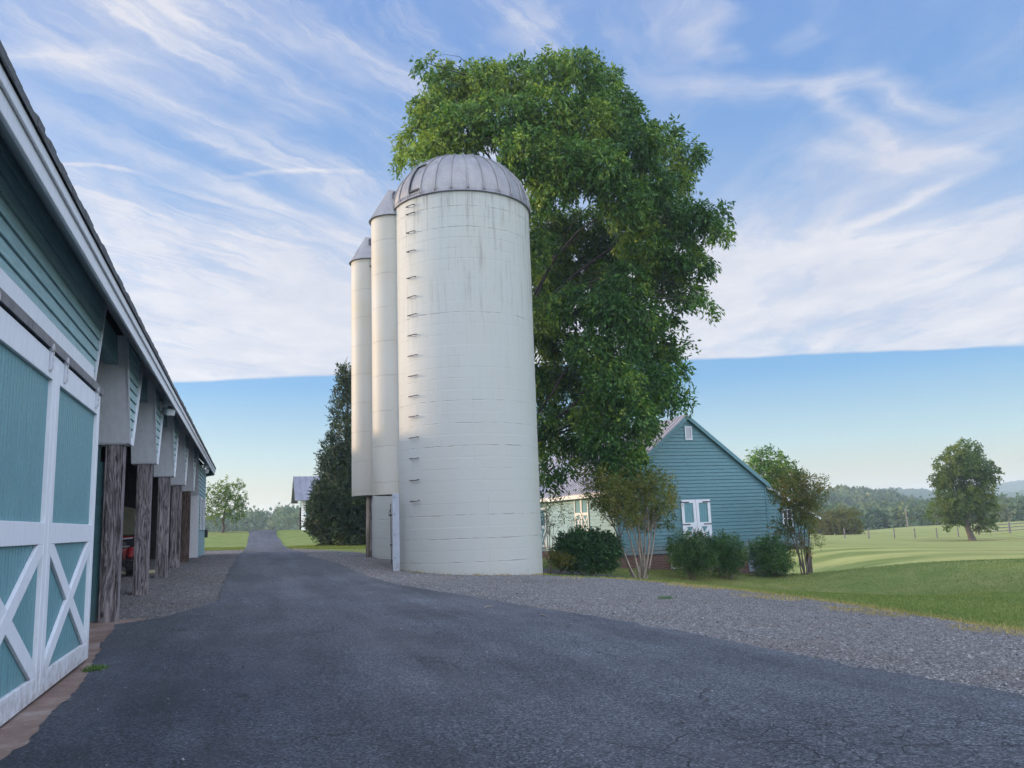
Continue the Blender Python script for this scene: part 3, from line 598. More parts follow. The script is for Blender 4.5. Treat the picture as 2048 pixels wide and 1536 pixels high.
# ------------------------------------------------------------------ silos
def make_silo(c, zg, zr, zc0, zc1, label, rungs=True):
    R = 2.47; s = empty('silo', (c[0], c[1], 0), label, 'silo', 'farm silos')
    prof = []; z = zg-.6; k = 0; rr = random.Random(3)
    prof.append((R, z)); z = math.floor(z/.735)*.735+.735
    while z < zr-.1:
        o1, o2 = rr.uniform(-.0015, .0015), rr.uniform(-.0015, .0015); prof += [(R+o1, z-.04), (R+o1, z-.012), (R-.0025, z), (R+o2, z+.012), (R+o2, z+.04)]; z += .735
    prof.append((R, zr)); m = MB(); m.lathe(prof, c, 128); m.build('wall', silo_m, s, True)
    # dome
    HD = 2.08; N = 28
    def dp(t): return ((R+.045)*math.cos(t), zr+.02+HD*math.sin(t))
    m = MB(); m.lathe([(R-.05, zr-.05), (R+.055, zr-.05), (R+.055, zr+.02)]+[dp(t) for t in np.linspace(0, PI/2-.12, 22)]+[(.0, zr+.02+HD)], c, 112); dome = m.build('dome', galv, s, True)
    for k in range(N):
        a = 2*PI*(k+.3)/N; ts = np.linspace(.01, PI/2-.14, 16); m = MB()
        m.tube([(c[0]+(dp(t)[0]+.016)*math.cos(a), c[1]+(dp(t)[0]+.016)*math.sin(a), dp(t)[1]+.012) for t in ts], .027, 6)
        for da in (-.02, .02):
            x, y = c[0]+(R+.075)*math.cos(a+da), c[1]+(R+.075)*math.sin(a+da)
            m.tube([(x, y, zr-.03), (x, y, zr+.16)], .012, 5)
        m.build('rib', galv, dome)
    m = MB(); m.lathe([(R+.056, zr-.04), (R+.075, zr-.04), (R+.075, zr-.015), (R+.056, zr-.015)], c, 112); m.build('rim_band', track_m, dome)
    m = MB(); m.lathe([(.0, zr+HD+.08), (.3, zr+HD+.07), (.42, zr+HD-.02)], c, 24); m.build('cap', galv, dome)
    # filler hatch between two ribs
    ar = math.atan2(-math.cos(math.radians(19)), -math.sin(math.radians(19)))
    if rungs:
        kk = round((HA/(2*PI))*N-.3)-1; a0, a1 = 2*PI*(kk+.3)/N, 2*PI*(kk+1.3)/N; m = MB()
        def q(t, a, o): r, z = dp(t); return (c[0]+(r+o)*math.cos(a), c[1]+(r+o)*math.sin(a), z+o*.4)
        for (ta, tb, aa, ab) in ((.06, .09, a0+.02, a1-.02), (.62, .65, a0+.02, a1-.02)):
            m.hexa([q(ta, aa, .0), q(ta, ab, .0), q(tb, ab, .0), q(tb, aa, .0), q(ta, aa, .05), q(ta, ab, .05), q(tb, ab, .05), q(tb, aa, .05)])
        for i in range(8):
            ta, tb = .09+i*.53/8, .09+(i+1)*.53/8; aa, ab = a0+.015, a0+.035
            m.hexa([q(ta, aa, .0), q(ta, ab, .0), q(tb, ab, .0), q(tb, aa, .0), q(ta, aa, .05), q(ta, ab, .05), q(tb, ab, .05), q(tb, aa, .05)])
        m.build('hatch', black_m, dome)
        for zz in RZ:
            m = MB(); a = RA; w = .165/R; pts = []
            for da, o in ((-w, -.03), (-w, .11), (w, .11), (w, -.03)): pts.append((c[0]+(R+o)*math.cos(a+da), c[1]+(R+o)*math.sin(a+da), zz-(.03 if o > 0 else 0)+random.uniform(-.008, .008)))
            for i in range(3): m.tube(pts[i:i+2], .016, 6)
            m.build('rung', rust_m, s)
    # unloading chute down the shed side
    cc = (c[0]-R+.06, c[1]+.58); r = .80; m = MB()
    m.lathe([(r, q) for q in np.linspace(zc0, zc1, 12)], cc, 40, PI*.5, PI*1.5)
    m.box(cc[0], cc[0]+.22, cc[1]-r, cc[1]-r+.02, zc0, zc1); m.box(cc[0], cc[0]+.22, cc[1]+r-.02, cc[1]+r, zc0, zc1)
    ch = m.build('chute', chute_m, s, True)
    m = MB(); z = zc0+.2
    while z < zc1-.1:
        m.tube([(cc[0]+.16, cc[1]-r-.022, z), (cc[0]+.16, cc[1]-r+.0, z)], .017, 6); z += .305 if int(z*10) % 3 else .22
    m.build('bolts', black_m, ch)
    m = MB(); n_ = 16; V = []; F_ = []
    for k in range(n_+1):
        a = PI*.5+PI*k/n_; V.append((cc[0]+(r+.09)*math.cos(a), cc[1]+(r+.09)*math.sin(a), zc1-.08))
    for k in range(n_+1):
        a = PI*.5+PI*k/n_; t = k/n_; V.append((cc[0]-.26 if 0 < k < n_ else cc[0]+.3, cc[1]+.5*(1-2*t) if 0 < k < n_ else cc[1]+(.5 if k == 0 else -.5), zc1+.98))
    F_ = [(k, k+1, n_+2+k, n_+1+k) for k in range(n_)]+[tuple(range(n_+1, 2*n_+2)), tuple(range(n_+1))[::-1], (0, n_+1, 2*n_+1, n_)]
    m.add(V, F_); cr = m.build('chute_roof', galv, ch)
    m = MB()
    for k in range(5): m.box(cc[0]-.12, cc[0]+.16, cc[1]-.70, cc[1]-.45, zc1+.62+k*.05, zc1+.64+k*.05)
    m.build('vent', track_m, ch)
    return s, cc, r
SC = (7.2512, 28.0788)
RZ = [12.71-.0+.0, 12.14, 11.48, 10.80, 9.86-.0, 9.19, 8.57, 7.87, 7.18, 6.49, 5.81, 5.13, 4.43, 3.75, 3.04, 2.37]
RZ[0] = 12.42
_d = ray(827, 700); _d = np.array([_d[0], _d[1]])/math.hypot(_d[0], _d[1])
_b = -(_d @ np.array(SC)); _disc = _b*_b-(np.array(SC) @ np.array(SC)-2.47**2); _t = -_b-math.sqrt(_disc); _p = _d*_t-np.array(SC); RA = math.atan2(_p[1], _p[0]) % (2*PI)
HA = RA+.08
silo1, cc1, cr1 = make_silo(SC, -.1, 12.70, 2.63, 12.55, 'tall white concrete silo with grey ribbed dome beside the driveway')
# feed-room door leaf standing at the silo foot
m = MB(); z0 = tz(4.7, 27.9); m.box(4.46, 4.68, 27.20, 27.26, z0-.05, 2.62); dr = m.build('feed_door', dull_m, silo1, bevel=.006)
m = MB(); m.tube([(4.41, 27.23, z0+.2), (4.41, 27.23, 2.3)], .014, 6); m.box(4.34, 4.44, 27.19, 27.22, 1.9, 1.96); m.tube([(4.33, 27.2, 1.98), (4.4, 27.2, 2.12)], .012, 5); m.box(4.37, 4.44, 27.19, 27.22, .95, 1.0)
for z in (.45, 1.2, 1.85, 2.4):
    m.tube([(4.52, 27.18, z+.1), (4.52, 27.2, z+.1)], .016, 6)
m.build('latch', black_m, dr)
silo2, cc2, cr2 = make_silo((7.27, 34.45), .2, 12.6, 2.86, 13.0, 'farther white silo showing only its tall cream unloading chute behind the nearer silo', False)
m = MB(); zp = tz(4.3, 34.3); m.tube([(cc2[0]-.22, cc2[1]-.5, zp-.2), (cc2[0]-.21, cc2[1]-.5, 1.6), (cc2[0]-.2, cc2[1]-.5, 2.86)], [.085, .08, .075], 10); m.build('chute_post', bark_pale, silo2, True)
m = MB(); m.box(cc2[0]-.12, cc2[0]-.04, cc2[1]-.5, cc2[1]-.44, zp-.1, 2.86); m.build('chute_brace', post_wood, silo2)

# ------------------------------------------------------------------ barn
YB = 36.; XL, XR, XP, ZP, ZE, ZB = 16.4, 24.6, 20.43, 6.41, 3.08, -.14
barn = empty('barn', (20, 44, -1), 'teal clapboard barn with steep gable, white double doors and pale metal roof', 'barn')
def gspan(z):
    if z <= ZE: return XL, XR
    t = (z-ZE)/(ZP-ZE); return XL+(XP-XL)*t, XR+(XP-XR)*t
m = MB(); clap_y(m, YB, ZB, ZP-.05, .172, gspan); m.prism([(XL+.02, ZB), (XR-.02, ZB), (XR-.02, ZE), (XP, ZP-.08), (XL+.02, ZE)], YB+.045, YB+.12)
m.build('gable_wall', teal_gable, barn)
m = MB(); clap_x(m, XL, ZB, ZE, .172, lambda z: (YB+.13, 53.), sgn=-1); m.box(XL+.031, XL+.12, YB+.14, 53., ZB, ZE); m.box(XL+.1, XR, 52.9, 53, ZB, ZE); m.box(XR-.1, XR-.02, YB+.14, 53, ZB, ZE); m.build('side_wall', teal, barn)
m = MB(); m.box(XL-.03, XL+.09, YB-.03, YB+.09, ZB, ZE); m.build('corner_board', teal_gable, barn); m = MB(); m.box(XR-.06, XR+.03, YB-.03, YB+.05, ZB, ZE-.03); m.build('corner_board', teal_gable, barn)
# roofs with standing seams
def roof_plane(x0, z0, x1, z1, y0, y1, th=.06):
    m = MB(); m.hexa([(x0,y0,z0),(x1,y0,z1),(x1,y1,z1),(x0,y1,z0),(x0,y0,z0+th),(x1,y0,z1+th),(x1,y1,z1+th),(x0,y1,z0+th)])
    y = y0+.05
    while y < y1: m.hexa([(x0,y,z0+th),(x1,y,z1+th),(x1,y+.03,z1+th),(x0,y+.03,z0+th),(x0,y,z0+th+.04),(x1,y,z1+th+.04),(x1,y+.03,z1+th+.04),(x0,y+.03,z0+th+.04)]); y += .42
    return m.build('roof', roof_metal, barn)
sl = (ZP-ZE)/(XP-XL); sr = (ZP-ZE)/(XR-XP)
roof_plane(XL-.35, ZE-.35*sl+.03, XP-.004, ZP+.03, YB-.12, 53.2); roof_plane(XR+.2, ZE-.2*sr+.03, XP+.004, ZP+.03, YB-.12, 53.2)
m = MB(); m.bar((XL-.36, YB-.15, ZE-.36*sl-.05), (XP, YB-.15, ZP-.05), .05, .17, (0, 0, 1)); m.build('rake_board', teal_gable, barn)
m = MB(); m.bar((XR+.22, YB-.153, ZE-.22*sr-.05), (XP+.06, YB-.153, ZP-.09), .05, .17, (0, 0, 1)); m.build('rake_board', teal_gable, barn)
m = MB(); m.box(XL-.40, XL-.36, YB-.1, 53.2, ZE-.36*sl-.14, ZE-.36*sl+.05); m.box(XL-.36, XL-.0, YB-.1, 53.1, ZE-.38*sl-.02, ZE-.38*sl+.0); m.build('eave_board', white_warm, barn)
# brick foundation
m = MB(); m.box(XL+.06, XR, YB+.05, YB+.3, -2.6, ZB-.003); m.box(XL+.06, XL+.3, YB+.31, 53, -2.6, ZB-.003); m.build('foundation', brick, barn)
# lean-to on the field side
LX = 27.05
m = MB()
def lspan(z):
    zt = lambda x: 2.86-(x-XR)*.55
    return (XR+.04, min(LX, XR+(2.86-z)/.55 if z < 2.86 else XR+.05))
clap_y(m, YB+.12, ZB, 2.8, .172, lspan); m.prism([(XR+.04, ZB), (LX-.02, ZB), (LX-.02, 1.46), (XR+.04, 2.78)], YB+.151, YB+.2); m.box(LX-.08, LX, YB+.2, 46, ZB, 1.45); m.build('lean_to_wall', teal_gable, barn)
roof_plane(XR+.05, 2.93, LX+.6, 2.93-(LX+.6-XR-.05)*.55, YB-.05, 46.3, .05)
m = MB(); m.bar((XR+.06, YB-.08, 2.87), (LX+.6, YB-.08, 2.87-(LX+.54-XR)*.55), .04, .12); m.build('rake_board', white, barn)
m = MB(); zq = tz(LX-.1, YB+.2); m.box(LX-.22, LX-.02, YB+.1, YB+.3, zq-.3, ZB-.02); m.build('porch_post', post_dark, barn, bevel=.01)
m = MB(); m.box(XR+.3, LX-.03, YB+.22, 46, ZB-.12, ZB-.02); m.build('lean_to_floor', dark_int, barn)
# gable doors
def barn_door(x0, x1, z0, z1, par, inn, y=YB-.026):
    d = empty('barn_door', ((x0+x1)/2, y, z0)); d.parent = par; d.location = Vector(ORG[d.name]-ORG[par.name])
    zm = z0+(z1-z0)*.46; s = .15
    m = MB(); nb = 5; w = (x1-x0-.1)/nb
    for k in range(nb): m.box(x0+.05+k*w+.004, x0+.05+(k+1)*w-.004, y-.02, y, z0+.03, z1-.03)
    m.build('panel', teal_panel, d)
    m = MB(); a, b = y-.05, y-.004
    m.box(x0, x0+s, a, b, z0, z1); m.box(x1-s, x1, a, b, z0, z1); m.box(x0+s, x1-s, a+.002, b, z1-.16, z1); m.box(x0+s, x1-s, a+.002, b, zm-.1, zm+.1); m.box(x0+s, x1-s, a+.002, b, z0, z0+.14)
    m.build('frame', white, d)
    m = MB(); m.bar((x0+s*.9, y-.03, zm-.1), (x1-s*.9, y-.03, z0+.14), .035, .13, (0, 0, 1)); m.build('brace', white, d)
    m = MB(); m.bar((x1-s*.9, y-.0285, zm-.1), (x0+s*.9, y-.0285, z0+.14), .035, .13, (0, 0, 1)); m.build('brace', white, d)
    hx = (x0, x0+.42) if inn else (x1-.42, x1)
    for z in (z1-.12, zm+.01):
        m = MB(); m.box(hx[0], hx[1], y-.062, y-.051, z-.025, z+.025); m.build('hinge', black_m, d)
A_, B_ = on_y(1360.5, 1000, YB), on_y(1418, 999, YB); zd = .15; mid = (A_[0]+B_[0])/2
barn_door(A_[0], mid-.008, zd, A_[2], barn, True); barn_door(mid+.008, B_[0], zd, A_[2], barn, False)
# gable vent
a, b = on_y(1368, 853, YB), on_y(1384, 880, YB)
m = MB(); m.box(a[0], a[0]+.055, YB-.06, YB, b[2], a[2]); m.box(b[0]-.055, b[0], YB-.06, YB, b[2], a[2]); m.box(a[0]+.055, b[0]-.055, YB-.06, YB, a[2]-.055, a[2]); m.box(a[0]+.055, b[0]-.055, YB-.06, YB, b[2], b[2]+.06)
v = m.build('vent', white, barn); m = MB(); z = b[2]+.07
while z < a[2]-.07: m.hexa([(a[0]+.056,YB-.05,z),(b[0]-.056,YB-.05,z),(b[0]-.056,YB-.02,z+.03),(a[0]+.056,YB-.02,z+.03),(a[0]+.056,YB-.05,z+.008),(b[0]-.056,YB-.05,z+.008),(b[0]-.056,YB-.02,z+.038),(a[0]+.056,YB-.02,z+.038)]); z += .05
m.build('louver', louver_m, v)
def pane_window(x0, x1, z0, z1, y, nx_, nz_, par, fw=.07):
    m = MB(); m.box(x0, x0+fw, y-.06, y, z0, z1); m.box(x1-fw, x1, y-.06, y, z0, z1); m.box(x0+fw, x1-fw, y-.058, y, z1-fw, z1); m.box(x0+fw, x1-fw, y-.07, y, z0, z0+fw)
    for k in range(1, nx_): xx = x0+fw+(x1-x0-2*fw)*k/nx_; m.box(xx-.014, xx+.014, y-.045, y-.015, z0+fw, z1-fw)
    for k in range(1, nz_): zz = z0+fw+(z1-z0-2*fw)*k/nz_; m.box(x0+fw, x1-fw, y-.042, y-.016, zz-.014, zz+.014)
    f = m.build('window', white, par); m = MB(); m.box(x0+fw, x1-fw, y-.02, y-.01, z0+fw, z1-fw); m.build('pane', glass_m, f)
a, b = on_y(1341, 1109, YB), on_y(1366, 1137, YB); pane_window(a[0], b[0]+.02, b[2], ZB-.01, YB+.05, 2, 2, barn)
a, b = on_y(1565, 1018, YB), on_y(1588, 1056, YB); pane_window(a[0], b[0], b[2], a[2], YB+.09, 2, 2, barn)
a = on_y(1496, 1110, YB); b = on_y(1524, 1140, YB)
m = MB(); m.box(a[0], b[0], YB-.02, YB+.045, b[2]-.05, ZB-.02); m.build('foundation_hatch', blue_panel, barn, bevel=.005)
# side wall openings, lit face
def side_shutter(y0, y1, z0, z1):
    m = MB(); x = XL-.026
    for ya, yb in ((y0, (y0+y1)/2-.01), ((y0+y1)/2+.01, y1)):
        m.box(x-.05, x, ya, ya+.1, z0, z1); m.box(x-.05, x, yb-.1, yb, z0, z1); m.box(x-.048, x, ya+.1, yb-.1, z1-.12, z1); m.box(x-.048, x, ya+.1, yb-.1, z0, z0+.12); zm = z0+(z1-z0)*.5; m.box(x-.048, x, ya+.1, yb-.1, zm-.07, zm+.07)
        m.bar((x-.022, ya+.09, z0+.1), (x-.022, yb-.09, zm-.06), .09, .03, (1, 0, 0)); m.bar((x-.02, yb-.09, z0+.1), (x-.02, ya+.09, zm-.06), .09, .03, (1, 0, 0))
    f = m.build('shutter', white_warm, barn); m = MB(); m.box(x-.012, x-.0, y0+.05, y1-.05, z0+.05, z1-.05); m.build('panel', teal_panel, f)
p0, p1 = on_x(1150, 995, XL), on_x(1181, 1063, XL); side_shutter(p1[1], p0[1], p1[2], p0[2])
q0 = on_x(1091, 1000, XL); side_shutter(q0[1]-.1, q0[1]+2.2, .1, 2.35)

# far open barn up the road
fb = at_depth(607, 1058, 85); zf = tz(fb[0], fb[1])-.05; fx, fy = fb[0]-.2, fb[1]
far = empty('open_barn', (fx, fy, zf), 'distant open-sided barn with metal roof and white corner post behind the dark evergreen', 'barn')
m = MB(); m.box(fx, fx+.42, fy, fy+.42, zf-.3, zf+3.15); m.build('post', white_warm, far)
m = MB(); m.box(fx+6., fx+6.4, fy, fy+.42, zf-.3, zf+3.15); m.build('post', white_warm, far)
m = MB(); m.box(fx+.42, fx+12, fy+.1, fy+.25, zf+2.35, zf+3.15); m.prism([(fx+.42, zf+2.35), (fx+2., zf+2.35), (fx+.42, zf+1.2)], fy+.12, fy+.24); m.build('header', teal_dark, far)
m = MB(); m.bar((fx+.3, fy+.05, zf+1.1), (fx+2.25, fy+.05, zf+2.6), .1, .14); m.build('brace', white_warm, far)
m = MB(); m.box(fx+.2, fx+14, fy+7, fy+7.2, zf, zf+3.1); m.box(fx+13.8, fx+14, fy, fy+7, zf, zf+3.1); m.build('wall', dark_int, far)
m = MB(); m.prism([(fy-.6, zf+3.1), (fy+3.6, zf+5.75), (fy+7.8, zf+3.1), (fy+7.8, zf+3.0), (fy+3.6, zf+5.6), (fy-.6, zf+3.0)], fx-.7, fx+15, 'x')
x = fx-.65
while x < fx+15: m.hexa([(x,fy-.6,zf+3.1),(x+.05,fy-.6,zf+3.1),(x+.05,fy+3.6,zf+5.75),(x,fy+3.6,zf+5.75),(x,fy-.6,zf+3.16),(x+.05,fy-.6,zf+3.16),(x+.05,fy+3.6,zf+5.81),(x,fy+3.6,zf+5.81)]); x += .6
m.build('roof', roof_old, far)
m = MB(); m.prism([(fy, zf+3.0), (fy+7.2, zf+3.), (fy+3.6, zf+5.5)], fx-.02, fx+.1, 'x'); m.box(fx-.1, fx+.2, fy+.43, fy+3, zf+2.4, zf+3.0); m.build('gable', teal, far)

# ------------------------------------------------------------------ vegetation
def foot(u, D):
    p = at_depth(u, 1120, D); return np.array([p[0], p[1], tz(p[0], p[1])])
def unit(v): return v/(np.linalg.norm(v, axis=-1, keepdims=True)+1e-9)
def leaves(P, D, L, W, rng, curl=.25):
    """one folded diamond per leaf: base P, axis D"""
    n_ = len(P); L = np.asarray(L)*rng.uniform(.65, 1.3, n_); W = np.asarray(W)*rng.uniform(.7, 1.25, n_)
    s = unit(np.cross(D, rng.normal(size=(n_, 3)))); nrm = np.cross(s, D)
    a = P; t = P+D*L[:, None]; mid = P+D*(L*.45)[:, None]+nrm*(L*curl*.4)[:, None]
    V = np.stack([a, mid+s*W[:, None]/2, t, mid-s*W[:, None]/2], 1).reshape(-1, 3)
    return V, np.arange(n_*4).reshape(n_, 4)
def sprays(centres, out, nleaf, length, L, W, rng, droop=.6, spread=.35, hue=None, hvar=.18):
    n_ = len(centres); tw = unit(out+rng.normal(0, .5, (n_, 3))-np.array([0, 0, droop])*rng.uniform(.3, 1.2, (n_, 1)))
    t = rng.uniform(0, 1, (n_, nleaf)); P = centres[:, None, :]+tw[:, None, :]*(t*length)[:, :, None]-np.array([0, 0, 1])*(t**2*length*droop*.4)[:, :, None]+rng.normal(0, spread*length*.3, (n_, nleaf, 3))
    D = unit(tw[:, None, :]*.8+rng.normal(0, .75, (n_, nleaf, 3))-np.array([0, 0, droop])*.7)
    h = (rng.uniform(.2, .7, n_) if hue is None else hue)[:, None]+rng.normal(0, hvar, (n_, nleaf))
    V, F_ = leaves(P.reshape(-1, 3), D.reshape(-1, 3), L, W, rng)
    return V, F_, np.repeat(np.clip(h, 0, 1).ravel(), 4)
def lobe_points(lobes, per_area, rng, inner=.35, squash=.85):
    """lobes: (n,4) x,y,z,r ; points near the shell of each lobe, broken into tufts"""
    C_, O_, H_ = [], [], []
    for i, (x, y, z, r) in enumerate(lobes):
        k = max(6, int(per_area*1.5*r*r)); d = unit(rng.normal(size=(k, 3)))
        tuft = unit(rng.normal(size=(max(6, min(26, k//12)), 3))); dt = d @ tuft.T; near = dt.max(1); wh = dt.argmax(1)
        rad = r*(inner+(1-inner)*rng.uniform(0, 1, k)**.4)*(.70+.40*np.clip((near-.72)/.25, 0, 1))*rng.uniform(.92, 1.1, k)
        keep = rng.uniform(0, 1, k) < .12+.88*np.clip((near-.76)/.16, 0, 1)
        p = np.array([x, y, z])+d*rad[:, None]*np.array([1, 1, squash]); C_.append(p[keep]); O_.append(d[keep])
        H_.append(np.clip(.42+rng.normal(0, .1)+rng.normal(0, .19, len(tuft))[wh], .05, .95)[keep])
    return np.concatenate(C_), np.concatenate(O_), np.concatenate(H_)
def limb(mb, a, b, r0, r1, rng, n_=7, sag=.0, wob=.06, sides=7):
    a, b = np.array(a, float), np.array(b, float); L = np.linalg.norm(b-a); pts = []
    off = rng.normal(0, wob*L, 3)
    for k in range(n_):
        t = k/(n_-1); p = a*(1-t)+b*t+off*math.sin(PI*t)+rng.normal(0, wob*L*.12, 3)*(0 < k < n_-1); p[2] += sag*L*math.sin(PI*t); pts.append(p)
    mb.tube(pts, list(np.linspace(r0, r1, n_)), sides, False); return pts
def tree(name, base, lobes, label, lm, bm, trunk_r, fork, rng, per_area=26, nleaf=9, length=.55, L=.14, W=.06, droop=.6, group=None, hue_fn=None, lean=(0, 0), cat='tree', twigs=True, inner=.35, stems=None, limb_r=.34, limbs_every=1):
    root = empty(name, base, label, cat, group); base = np.array(base, float); lobes = np.array(lobes, float)
    m = MB(); top = base+[lean[0], lean[1], fork]
    if stems is None:
        hi = lobes[lobes[:, 2].argmax()]; apex = np.array([hi[0]*.5+top[0]*.5, hi[1]*.5+top[1]*.5, hi[2]])
        tr_ = [base+[0, 0, -.3], base+[0, 0, .15]]+[base*(1-t)+top*t+rng.normal(0, .02*fork, 3)*[1, 1, 0] for t in (.35, .7, 1.)]
        up = [top*(1-t)+apex*t+rng.normal(0, .05, 3)*trunk_r*6 for t in (.3, .6, .9)]
        m.tube(tr_+up, [trunk_r*1.5, trunk_r*1.12, trunk_r*.95, trunk_r*.85, trunk_r*.78, trunk_r*.5, trunk_r*.28, trunk_r*.08], 12, False); spine = tr_[2:]+up
        for i, (x, y, z, r) in enumerate(lobes):
            if i % limbs_every or (fork > 4 and z < base[2]+7): continue
            c = np.array([x, y, z]); cand = [p for p in spine if p[2] < z-.2*r] or [top]; s = min(cand, key=lambda p: np.linalg.norm((p-c)*[1, 1, .6])+.25*abs(p[2]-z+1.2*r))
            k = limb_r*trunk_r*min(1., .35+.25*r); pts = limb(m, s, c, k, k*.25, rng, 7, .06)
            if twigs:
                for q in range(4):
                    d = unit(rng.normal(size=3)); d[2] = abs(d[2])*.6; limb(m, pts[3+q % 3], c+d*r*.8, k*.3, k*.06, rng, 5, .05, .08, 5)
    else:
        for (dx, dy, h, rr_) in stems:
            e = base+[dx, dy, h]; a = base+[dx*.07+rng.normal(0, .06), dy*.07+rng.normal(0, .06), -.15]; pts = limb(m, a, e, rr_, rr_*.35, rng, 9, -.04, .03, 7)
            for i in np.argsort(np.linalg.norm(lobes[:, :3]-e, axis=1))[:3]:
                limb(m, pts[6], lobes[i, :3], rr_*.4, rr_*.1, rng, 6, .04, .06, 5)
                for q in range(3): limb(m, e, lobes[i, :3]+unit(rng.normal(size=3))*lobes[i, 3]*.9, rr_*.25, rr_*.05, rng, 5, .03, .06, 4)
    m.build('trunk', bm, root, True)
    c, o, h = lobe_points(lobes, per_area, rng, inner)
    if hue_fn is not None: h = hue_fn(c, h)
    V, F_, T = sprays(c, o, nleaf, length, L, W, rng, droop, hue=np.clip(h+rng.normal(0, .1, len(h)), .02, .98))
    np_mesh('crown', V, F_, lm, root, tint=T); return root
def plobes(ps, D, rng, jit=1., rs=1.):
    out = []
    for q in ps:
        u, v, r = q[:3]; dd = q[3] if len(q) > 3 else rng.uniform(-jit, jit); p = at_depth(u, v, D+dd); out.append((*p, r*rs*(D+dd)/FPX))
    return out
# --- the big ash behind the near silo
rg = np.random.default_rng(21)
BL = [(900,165,50),(868,225,55),(830,285,38),(815,310,25),(960,160,52),(1030,155,48),(1105,140,46),(1165,135,40),(1205,165,40),(1235,215,52),(925,250,62,-1.5),(1010,230,66,-2),(1095,225,68,-2),(1175,240,66,-1.5),
      (1265,280,58),(1325,275,42),(1375,305,32),(880,285,42),(1060,300,66,-3),(1130,320,66,-3),(1200,330,62,-3),(1290,360,60,-1),(1350,350,38),(1105,370,50,-3),(1250,400,55,-2),(1325,430,55),(1380,425,40),(1430,430,32),(1440,460,24),
      (1290,480,55,-1),(1360,500,46),(1400,520,32),(1095,440,40,3),(1170,450,50,3),(1220,500,48,3),(1250,560,55,-1),(1320,560,46),(1370,580,34),(1408,605,24),(1100,540,40,3),(1150,600,48,-1),(1095,620,40,-1),(1210,610,52,-2),
      (1280,640,50),(1325,640,32),(1120,680,44),(1180,690,50,-2),(1240,700,52,-2),(1310,700,46),(1350,690,24),(1340,745,34),(1300,765,46,-2),(1230,760,55,-3),(1165,750,46),(1100,740,34,1),(1330,795,32),(1362,795,18),(1265,825,50,-3),(1195,820,50,-2),(1130,800,40,1),
      (1290,850,28),(1210,880,46,-3),(1258,890,36,-3),(1150,870,40),(1100,860,30,1),(1245,930,36,-3.2),(1275,945,24,-3.2),(1205,930,26,-3),(1105,920,26),(1130,935,20),(1095,955,20),(1165,915,20),(1215,560,40,2),(1310,520,40,2),(850,125,18),(1150,105,18),(1072,480,40),(1074,580,42),(1078,660,40),(1086,760,40),(1088,830,34),(1092,885,28),(1120,480,40,3),(1250,470,40,4),(1160,540,40,4)]
tb = (11.25, 35.2, tz(11.25, 35.2))
def sunlit_hue(c, h):  # paints low sunlight into the leaf colour: yellower high up and to the left
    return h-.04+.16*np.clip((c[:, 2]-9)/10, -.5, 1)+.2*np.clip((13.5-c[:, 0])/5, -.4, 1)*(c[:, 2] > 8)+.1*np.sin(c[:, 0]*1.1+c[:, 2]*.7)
tree('ash_tree', tb, plobes(BL, 37.5, rg, 2.5, .70), 'huge leafy green tree towering behind the nearer silo', leaf_big, bark_dark, .42, 5.2, rg, 330, 11, .58, .225, .09, .95, hue_fn=sunlit_hue, lean=(.5, -.1), limbs_every=2)
# --- dark evergreen beyond the second chute
rg = np.random.default_rng(5)
cb = at_depth(693, 1090, 54); cb[2] = tz(cb[0], cb[1]); CL = []
for k in range(64):
    t = (k+.5)/64; v = 1072-332*t; hw = 76*(1-t)**.8*(1-.12*math.sin(t*23)) if t > .08 else 72; a = k*2.39996
    u = 703+hw*.72*math.cos(a)-8*t; dd = hw*.72*math.sin(a)*54/FPX; CL.append((u, v, max(11, hw*.43), dd))
root = empty('cedar_tree', cb, 'dark conical evergreen tree at the lawn edge left of the silos', 'tree')
m = MB(); m.tube([cb+[0, 0, -.3], cb+[0, 0, 3], cb+[.1, 0, 11]], [.3, .22, .05], 10); m.build('trunk', bark_dark, root, True)
c, o, h = lobe_points(plobes(CL, 54, rg), 210, rg, .5); o[:, 2] += .3
V, F_, T = sprays(c, o, 9, .5, .26, .07, rg, -.35, .25, hue=np.clip(h+rg.normal(0, .14, len(h)), .05, .95)); np_mesh('crown', V, F_, leaf_cedar, root, tint=T)
# --- single young tree on the left lawn
rg = np.random.default_rng(9)
b = at_depth(446, 1066, 82); b[2] = tz(b[0], b[1])
tree('young_maple', b, plobes([(430,985,17),(452,970,14),(470,985,16),(440,1000,16),(465,1005,16),(485,1000,11),(420,1005,12),(424,1022,14),(446,1022,13),(470,1025,14),(488,1018,11),(435,1034,9),(480,965,7)], 82, rg, .8, 1.2), 'small round-crowned tree standing alone on the lawn past the shed', leaf_small, bark, .14, 1.5, rg, 84, 9, .4, .20, .10, .3)
# --- oak-like tree standing in the hay field
rg = np.random.default_rng(12)
b = at_depth(1945, 1082, 95); b[2] = tz(b[0], b[1])
tree('field_tree', b, plobes([(1915,905,22),(1935,900,20),(1900,930,24),(1930,930,26),(1955,930,24),(1970,945,20),(1885,950,18),(1978,955,14),(1905,965,26),(1945,965,24),(1970,975,18),(1895,985,20),(1925,995,26),(1955,1000,24),(1975,1005,18),(1885,1015,20),(1910,1025,22),(1945,1030,22),(1972,1030,18),(1872,1030,13),(1980,1046,12),(1900,1045,13),(1965,1050,12),(1880,960,12)], 95, rg, 1.5, .95), 'tall full-crowned tree standing alone in the hay field by the fence', leaf_oak, bark, .36, 2.3, rg, 85, 9, .6, .30, .15, .4, lean=(-.6, 0))
